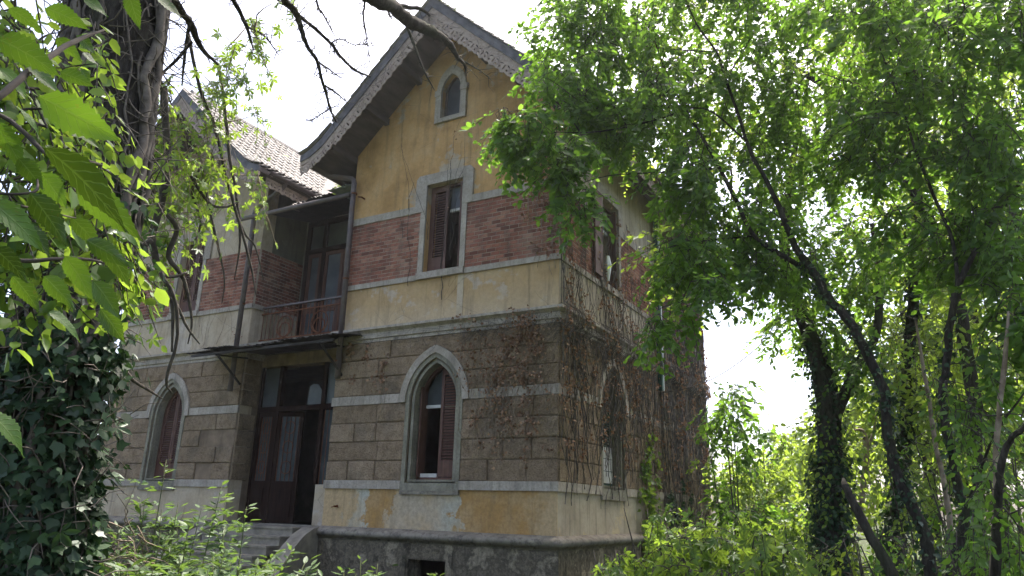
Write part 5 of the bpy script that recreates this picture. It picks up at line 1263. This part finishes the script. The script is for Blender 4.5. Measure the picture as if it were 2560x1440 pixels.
# broken stub
sb = thing('broken_stump', 'leaning broken-off tree stub with a raw brown top', 'stump', (VEG['broken_stub'][0][0][0], VEG['broken_stub'][0][0][1], 0))
trunk_mesh(sb, VEG['broken_stub'], 'bark', 'trunk', 10, np.random.default_rng(9), .06)
p = VEG['broken_stub'][0][-1]; q = VEG['broken_stub'][0][-2]; dv = nrm(np.array(p[:3]) - np.array(q[:3]))
m = MB(); m.tube([np.array(p[:3]) - dv * .01, np.array(p[:3]) + dv * .03, np.array(p[:3]) + dv * .07 + np.array([.01, 0, 0])], [p[3] * .96, p[3] * .8, p[3] * .3], 8, True); m.build('snapped_top', 'dry_stem', sb)
ivy_on(sb, VEG['broken_stub'][0], 91, 60, .2, 1.2, .06, .03)
for nm, key, lab, es, sd in (('sapling', 'sapling_a', 'thin reddish sapling stem near the right edge', VEG['sapling_e'][:1], 71), ('sapling', 'sapling_b', 'dark crooked sapling bending out at the right edge', VEG['sapling_e'][1:], 72)):
    o = thing(nm, lab, 'sapling', (VEG[key][0][0][0], VEG[key][0][0][1], 0), 'saplings in the thicket')
    leafy(o, VEG[key], es, sd, 'oval', 'leaf_tree', .075, (10, 18), (.3, .55), True, 'dry_stem' if key == 'sapling_a' else 'bark')
for key, lab, sd in (('sapling_c', 'pale straight pole-like sapling left of the forked tree', 73), ('sapling_d', 'small bare forked sapling backlit in the bright gap', 74)):
    o = thing('sapling', lab, 'sapling', (VEG[key][0][0][0], VEG[key][0][0][1], 0), 'saplings in the thicket')
    tp = VEG[key][0][-1]
    leafy(o, VEG[key], [(tp[0], tp[1], tp[2], .5, .4, .5, 12)], sd, 'oval', 'leaf_sunny', .07, (8, 14), (.3, .5), True, 'dry_stem')

# bushes of the undergrowth, one object each
names = ['low bush at the foot of the broken stub', 'low bush under the leaning tree', 'dark bush in the bottom right corner', 'leafy bush between the leaning and straight trunks', 'bush at the foot of the forked tree', 'sunlit bush right of the ivy-swathed trunk', 'tall sunlit bush behind the leaning tree', 'tall bush far right behind the sapling']
def bush(name, label, e, seed, mat, size, shape='oval', group=None, nleaf=(12, 20), length=(.35, .7)):
    o = thing(name, label, 'bush', (e[0], e[1], 0), group)
    rng = np.random.default_rng(seed); stems = []
    for k in range(5):
        dx, dy = rng.normal(0, .35, 2)
        stems.append([(e[0] + dx * .3, e[1] + dy * .3, -.1, .02), (e[0] + dx * e[3], e[1] + dy * e[3], max(.3, e[2] * .5), .014), (e[0] + dx * e[3] * 1.6, e[1] + dy * e[3] * 1.6, max(.5, e[2] + e[5] * .3), .006)])
    low = (e[0], e[1], max(.2, (e[2] - e[5]) * .5), e[3] * .9, e[4], max(.25, (e[2] - e[5]) * .5), int(e[6] * .5))
    return leafy(o, stems, [e, low], seed, shape, mat, size, nleaf, length, True, 'dark_twig', .55, stemname='stem', restname='stem')
for i, e in enumerate(VEG['bush_e']):
    bush('bush', names[i], e, 200 + i, 'leaf_tree' if i in (1, 2, 4) else 'leaf_sunny', .08 if i < 5 else .11, 'oval', 'bushes in the right-hand thicket')
for i, (e, lab) in enumerate(zip(VEG['gap_e'], ('tall leafy shrub beside the far corner of the house', 'rounded shrub half in the bright gap beyond the house corner', 'low sunlit shrub in the bright gap', 'dark hollowed shrub behind the creeper bed', 'sunlit shrub left of the ivy-swathed trunk', 'small shrub against the vine-covered side wall'))):
    bush('shrub', lab, e, 230 + i, 'leaf_tree' if i in (0, 3) else 'leaf_sunny', .15, 'oval', 'shrubs beside the house')
far_l = ('pale far tree low in the bright gap', 'far tree right of the bright gap', 'far sunlit tree behind the straight trunk', 'far broad tree behind the forked tree', 'far tree at the right edge', 'far crown above the straight trunk', 'far crown high behind the forked tree', 'far topmost crown on the right')
for i, e in enumerate(VEG['far_e']):
    o = thing('distant_tree', far_l[i], 'tree', (e[0], e[1], 0), 'distant trees behind the thicket')
    stems = [[(e[0], e[1], -.3, .22), (e[0] + .2, e[1], e[2] * .4, .18), (e[0] + .1, e[1] + .2, e[2] * .8, .12), (e[0], e[1], e[2] + e[5] * .5, .04)]]
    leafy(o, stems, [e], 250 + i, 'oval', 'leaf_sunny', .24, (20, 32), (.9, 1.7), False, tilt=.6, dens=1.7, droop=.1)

# the wood that closes the garden behind and beside the house, one mass
rw = np.random.default_rng(610); Lw = Leaves(611); tw = []
for k in range(46):
    a_ = R(100 + 175 * (k + rw.uniform(-.3, .3)) / 46); d_ = rw.uniform(24, 40); x, y = -4 + d_ * math.cos(a_), 2 + d_ * math.sin(a_)
    h_ = rw.uniform(3.0, 5.0); e = (x, y, h_, 3.2, 3.2, h_ * .95, 26)
    tw.append(([(x, y, -.5), (x + .1, y, h_), (x, y + .2, h_ * 1.5)], [.2, .15, .05]))
    for p in in_ell(e, rw, e[6]): spray(Lw, p, rw.normal(0, 1, 3), 16, rw.uniform(1.0, 1.8), .36, rw, .15, None, .6)
fw = Lw.build('far_wood', 'oval', 'leaf_sunny', None, 'stuff'); fw['label'] = 'dense green wood closing the garden beyond the house'; fw['category'] = 'wood'
# creeper bed on the right, one object per clump
gl = ('creeper clump at the plinth corner by the side wall', 'creeper clump below the ivy patch on the side wall', 'bright creeper clump in the middle of the side bed', 'creeper clump before the ivy-swathed trunk', 'near creeper clump at the lower edge', 'creeper clump against the side wall under the second bay', 'far creeper clump by the bright gap', 'nearest creeper clump left of the ivy-swathed trunk')
for i, e in enumerate(VEG['groundr_e']):
    bush('creeper_clump', gl[i], e, 280 + i, 'leaf_creeper', .13, 'palm', 'creeper clumps beside the house', (2, 5), (.15, .35))
    
# ================================================================ shrubs bottom left and along the plinth
sl = ['tallest upright shrub before the closed arched window', 'upright shrub left of the steps with pale leaf tips', 'shrub in front of the left-hand arched window base', 'leafy shrub by the brush heap', 'shrub at the foot of the steps', 'pale-leaved shrub right of the steps foot', 'low shrub between the steps and the lower edge', 'shrub close to the ivy-clad trunk', 'shrub before the right stair cheek', 'low shrub beneath the ivy-clad trunk', 'low shrub at the lower edge left of the steps', 'single sprig before the plinth', 'arching bright sprig left of the cellar window', 'sprig under the cellar window', 'bright sprig at the plinth corner', 'low plant at the foot of the ivy-clad trunk', 'dark low plant among the ivy at the lower edge', 'low bright plant below the closed arched window', 'bushy plant in the middle of the lower left edge', 'bushy plant straight before the steps', 'leafy plant before the foot of the right stair cheek', 'low plant at the lower edge before the stair cheek', 'small plant before the cellar window']
for i, (x, y, z) in enumerate(VEG['shrub']):
    rng = np.random.default_rng(300 + i); o = thing('shrub', sl[i], 'shrub', (x, y, 0), 'shrubs along the front of the house')
    L = Leaves(400 + i); stems = []
    small = i in (11, 12, 13, 14, 22)
    for k in range(3 if small else 8):
        dx, dy = rng.normal(0, .10 if small else .28, 2); h = z * (1.0 if k == 0 else rng.uniform(.6, .98)); 
        if k == 0: dx = dy = 0
        b = np.array([x + dx * .3, y + dy * .3, -.1]); tp = np.array([x + dx, y + dy, h])
        md = (b + tp) / 2 + rng.normal(0, .04, 3)
        stems.append([(*b, .009), (*md, .007), (*tp, .003)])
        n = 34 if small else 62
        q = rng.uniform(.45, 1.0, n)[:, None]; pos = (1 - q) ** 2 * b + 2 * q * (1 - q) * md + q ** 2 * tp
        ang = rng.uniform(0, 2 * math.pi, n); T = np.stack([np.cos(ang), np.sin(ang), rng.uniform(-.15, .7, n)], 1)
        off = rng.uniform(.0, .14, (n, 1)) * (1.25 - q)
        L.put(pos + T * off, T, np.stack([rng.normal(0, .3, n), rng.normal(0, .3, n), np.ones(n)], 1), .105 * rng.uniform(.6, 1.2, n))
        # side shoots
        for j in range(3 if not small else 0):
            qq = rng.uniform(.5, .9); a0 = rng.uniform(0, 6.28); p0 = (1 - qq) ** 2 * b + 2 * qq * (1 - qq) * md + qq ** 2 * tp
            spray(L, p0, np.array([math.cos(a0), math.sin(a0), .35]), 12, rng.uniform(.2, .4), .095, rng, .1)
    trunk_mesh(o, stems, 'green_stem', 'stem', 5, rng)
    L.build('leaves', 'lance', 'leaf_shrub', o)
# dry brush heap
x, y, z = VEG['brush']
bh = thing('brush_heap', 'tangled heap of dry brown twigs beside the ivy-clad trunk', 'brush heap', (x, y, 0))
rb_ = np.random.default_rng(5); tw = []
for k in range(330):
    a = rb_.uniform(0, 6.28); rr_ = abs(rb_.normal(0, .3)); p = np.array([x + rr_ * math.cos(a), y + rr_ * math.sin(a), rb_.uniform(.1, z) * max(.3, 1 - rr_ * .8)]); q = [p]; dv = nrm(rb_.normal(0, 1, 3) * np.array([1, 1, .8])); l = rb_.uniform(.2, .7)
    for s_ in range(5): dv = nrm(dv + rb_.normal(0, .35, 3) - A_U * .12); q.append(q[-1] + dv * l / 5)
    tw.append((q, [.006, .005, .005, .004, .003, .0015]))
twig_mesh(bh, tw, 'dry_stem', 'twigs', 4)

# low ground cover (nobody could count it)
Lg = Leaves(9); rg2 = np.random.default_rng(9)
n = 24000
px = rg2.uniform(-20, 16, n); py = rg2.uniform(-13, 26, n)
keep = ~((px < .4) & (py > -.4)); px, py = px[keep], py[keep]; n = len(px)
hz = np.abs(rg2.normal(0, .16, n)) + .02
clump = .5 + .5 * np.sin(px * 2.1 + 1.3 * np.sin(py * 1.7)) * np.cos(py * 1.9)
ang = rg2.uniform(0, 6.28, n)
Lg.put(np.stack([px, py, hz * (.6 + 1.6 * clump) - .05], 1), np.stack([np.cos(ang), np.sin(ang), rg2.uniform(-.2, .5, n)], 1), np.stack([rg2.normal(0, .35, n), rg2.normal(0, .35, n), np.ones(n)], 1), .12 * rg2.uniform(.6, 1.4, n))
gc = Lg.build('ground_cover', 'oval', 'leaf_shrub', None, 'stuff'); gc['label'] = 'low leafy weeds covering the garden floor'; gc['category'] = 'weeds'

# ================================================================ climbers on the house
def climber(name, label, frame, seed, ustart, nst, zr, wander, leaves, lsize, mat_leaf, spread_u, stem_r=(.003, .012), dens_fn=None, zlow=0.0, smat='dry_stem'):
    o = thing(name, label, 'creeper', tuple(frame(sum(ustart) / 2, 0, .1)))
    rng = np.random.default_rng(seed); tubes = []; L = Leaves(seed)
    allp = []
    for k in range(nst):
        u = rng.uniform(*ustart); z = rng.uniform(zlow, zr[0]) if zlow >= 0 else 0; top = rng.uniform(zr[0], zr[1]); r = rng.uniform(*stem_r); q = []
        du = 0; d = rng.uniform(.055, .075)
        while z < top:
            du = du * .85 + rng.normal(0, wander); u = min(max(u + du, ustart[0] - spread_u), ustart[1] + spread_u)
            z += .09; d = min(.11, max(.05, d + rng.normal(0, .008))); dd = d + (.11 if 4.84 < z < 5.2 else 0) + (.03 if z < 1.3 else 0)
            q.append(frame(u, z, dd)); allp.append((u, z, dd))
        if len(q) > 3: tubes.append(([np.array(p) for p in q], list(np.linspace(r, r * .4, len(q)))))
    twig_mesh(o, tubes, smat, 'stems', 4)
    ap = np.array(allp)
    if dens_fn is not None:
        w = np.array([dens_fn(a[0], a[1]) for a in ap]); w = w / w.sum()
    else: w = None
    kc = max(1, leaves // 9); i = np.repeat(rng.choice(len(ap), kc, p=w), 10)[:leaves]; i = np.concatenate([i, rng.choice(len(ap), leaves - len(i), p=w)]) if len(i) < leaves else i
    b = ap[i] + np.stack([rng.normal(0, .075, leaves), rng.normal(0, .09, leaves), np.abs(rng.normal(0, .035, leaves))], 1)          # withered leaves hang in bunches
    P = np.array([frame(*v) for v in b]); o0 = np.array(frame(0, 0, 0)); on = np.array(frame(0, 0, 1)) - o0
    T = -A_U * .7 + rng.normal(0, .6, (leaves, 3)) + on * .3; N = on + rng.normal(0, .6, (leaves, 3))
    L.put(P, T, N, lsize * rng.uniform(.5, 1.2, leaves)); L.build('leaves', 'ivy', mat_leaf, o)
    return o, tubes
def df(u, z): return max(.02, math.exp(-((z - 4.75) / .55) ** 2) * (1.3 if -3.4 < u < -.2 else .3) + 1.4 * math.exp(-((u + .75) / .4) ** 2) * (1 if 2.3 < z < 5.1 else .05) + .5 * math.exp(-((u + 1.55) / .25) ** 2) * (1 if 2.3 < z < 4.9 else 0) + .8 * math.exp(-((u + .35) / .25) ** 2) * (1 if 6 < z < 7.6 else 0))
climber('dead_creeper', 'dry brown creeper with withered leaves over the front corner of the gable', FG, 501, (-1.9, -.02), 80, (4.0, 5.2), .022, 1500, .06, 'leaf_dead', .1, (.002, .007), dens_fn=df, zlow=2.25)
climber('dead_creeper', 'thin dry creeper runners on the front left of the arched window', FG, 502, (-4.7, -3.4), 9, (3.8, 5.0), .012, 120, .075, 'leaf_dead', .05, (.002, .006), dens_fn=df, zlow=2.3)
climber('dead_creeper', 'faint dry runners climbing the ochre gable', FG, 503, (-4.2, -2.2), 11, (7.6, 10.2), .012, 12, .04, 'leaf_dead', .05, (.004, .008), zlow=5.3, smat='dark_twig')
climber('dead_creeper', 'dry creeper at the brick corner under the overhanging boughs', FG, 508, (-.6, -.03), 16, (7.0, 8.6), .014, 260, .075, 'leaf_dead', .03, (.002, .007), zlow=5.3)
climber('dead_creeper', 'dense dry creeper over the side wall', FS, 504, (.1, 5.3), 230, (4.4, 8.3), .022, 2400, .065, 'leaf_dead', .1, (.003, .012), smat='vine_bark', zlow=1.6)
climber('dead_creeper', 'grey matted creeper hiding the far end of the side wall', FS, 505, (5.6, 9.5), 260, (6.5, 9.2), .02, 2200, .08, 'leaf_dead', .1, (.004, .016), smat='vine_bark')
climber('ivy_patch', 'green ivy climbing the side wall beside the arched window', FS, 506, (3.7, 4.9), 18, (1.8, 3.3), .016, 800, .11, 'leaf_creeper', .1)
climber('ivy_patch', 'green ivy at the foot of the side wall near the far end', FS, 507, (5.6, 8.2), 20, (1.0, 2.3), .016, 900, .12, 'leaf_ivy', .1)
o, _ = climber('dead_creeper', 'thin dry vines hanging on the left wing wall', FL, 509, (-10.2, -8.2), 12, (5.4, 8.6), .02, 25, .05, 'leaf_dead', .1, (.002, .006), zlow=4.9)
# matted dry roots hanging from the belt cornice at the corner
rq = np.random.default_rng(8); tw = []
for k in range(300):
    if k % 2: b = np.array(FG(rq.uniform(-2.2, .1) if rq.random() < .8 else rq.uniform(-4.5, -2), rq.uniform(4.85, 5.1), rq.uniform(.05, .16)))
    else: b = np.array(FS(rq.uniform(-.05, 4.5), rq.uniform(4.7, 5.1), rq.uniform(.05, .16)))
    q = [b]; dv = nrm(np.array([rq.normal(0, .6), rq.normal(0, .6), -.8])); l = rq.uniform(.15, .6)
    for s_ in range(5): dv = nrm(dv + rq.normal(0, .3, 3) * np.array([1, .5, 1])); nx = q[-1] + dv * l / 5; nx[1] = nx[1] if (nx[1] < -.04 or nx[0] > .05) else -.05; q.append(nx)
    tw.append((q, [.004, .004, .003, .003, .002, .001]))
hr = thing('hanging_roots', 'mat of dry grey rootlets hanging from the belt cornice corner', 'roots', (0.1, -.1, 4.9)); twig_mesh(hr, tw, 'vine_bark', 'rootlets', 4)
# dry twigs and moss tufts on the roof edge
tw = []
for k in range(110):
    s_ = rq.uniform(.0, .75); sg = -1 if rq.random() < .75 else 1; b = np.array([CX + sg * 2.45 * s_, -.97, 12.05 - 2.33 * s_ - rq.uniform(.1, .5)]); q = [b]; dv = nrm(np.array([rq.normal(0, .6), -.2 + rq.normal(0, .3), -.6])); l = rq.uniform(.15, .6)
    for j in range(5): dv = nrm(dv + rq.normal(0, .3, 3)); q.append(q[-1] + dv * l / 5)
    tw.append((q, [.004, .004, .003, .003, .002, .001]))
rt = thing('roof_twigs', 'dry twigs caught on the bargeboards of the main gable', 'twigs', (CX, -.97, 11.6)); twig_mesh(rt, tw, 'vine_bark', 'twigs', 4)
Lm = Leaves(12); n = 700
s_ = rq.random(n); sg = np.where(rq.random(n) < .6, 1, -1); P = np.stack([CX + sg * 2.45 * s_, -.9 + rq.uniform(-.04, .5, n), 12.12 - 2.33 * s_ + rq.uniform(-.02, .03, n)], 1)
Lm.put(P, rq.normal(0, .6, (n, 3)) + A_U * .8, rq.normal(0, 1, (n, 3)), .06 * rq.uniform(.5, 1.3, n))
mo = Lm.build('moss', 'oval', 'moss_leaf', None, 'stuff'); mo['label'] = 'moss and small weeds along the main gable roof edge'; mo['category'] = 'moss'
vp = thing('gutter_plant', 'small bright plant growing from the roof valley', 'plant', (-6.4, 1.0, 9.05))
leafy(vp, [[(-6.4, 1.0, 9.05, .006), (-6.4, 1.0, 9.3, .003)]], [(-6.4, 1.0, 9.32, .4, .2, .14, 22)], 88, 'oval', 'leaf_sunny', .09, (6, 10), (.15, .3), True, 'green_stem')

# slack cable from the side wall to the ivy-swathed trunk
cb = thing('cable', 'thin slack cable from the side wall to the ivy-swathed trunk', 'cable', (0.15, 5.5, 4.4))
m = MB(); A_ = Vector((0.12, 5.5, 4.42)); B_ = Vector(VEG['ivy_trunk'][0][6][:3])
m.tube([A_.lerp(B_, q / 14) - Vector((0, 0, .35 * math.sin(math.pi * q / 14))) for q in range(15)], .009, 5); m.build('wire', 'dark_twig', cb)

# ================================================================ hazy backlit air
hz_ = MB(); hz_.box(-62, 62, -46, 96, -2.0, 16.5)
hm = bpy.data.materials.new('haze'); hm.use_nodes = True; hm.node_tree.nodes.clear()
_o = hm.node_tree.nodes.new('ShaderNodeOutputMaterial'); _v = hm.node_tree.nodes.new('ShaderNodeVolumePrincipled')
_v.inputs['Color'].default_value = (.93, .96, 1.0, 1); _v.inputs['Density'].default_value = 0.0006; _v.inputs['Anisotropy'].default_value = 0.55
hm.node_tree.links.new(_v.outputs[0], _o.inputs['Volume']); MAT['haze'] = hm
hz = hz_.build('haze', 'haze', None, kind='stuff')
hz['label'] = 'thin bright haze in the backlit air'; hz['category'] = 'haze'
cy.volume_bounces = 0
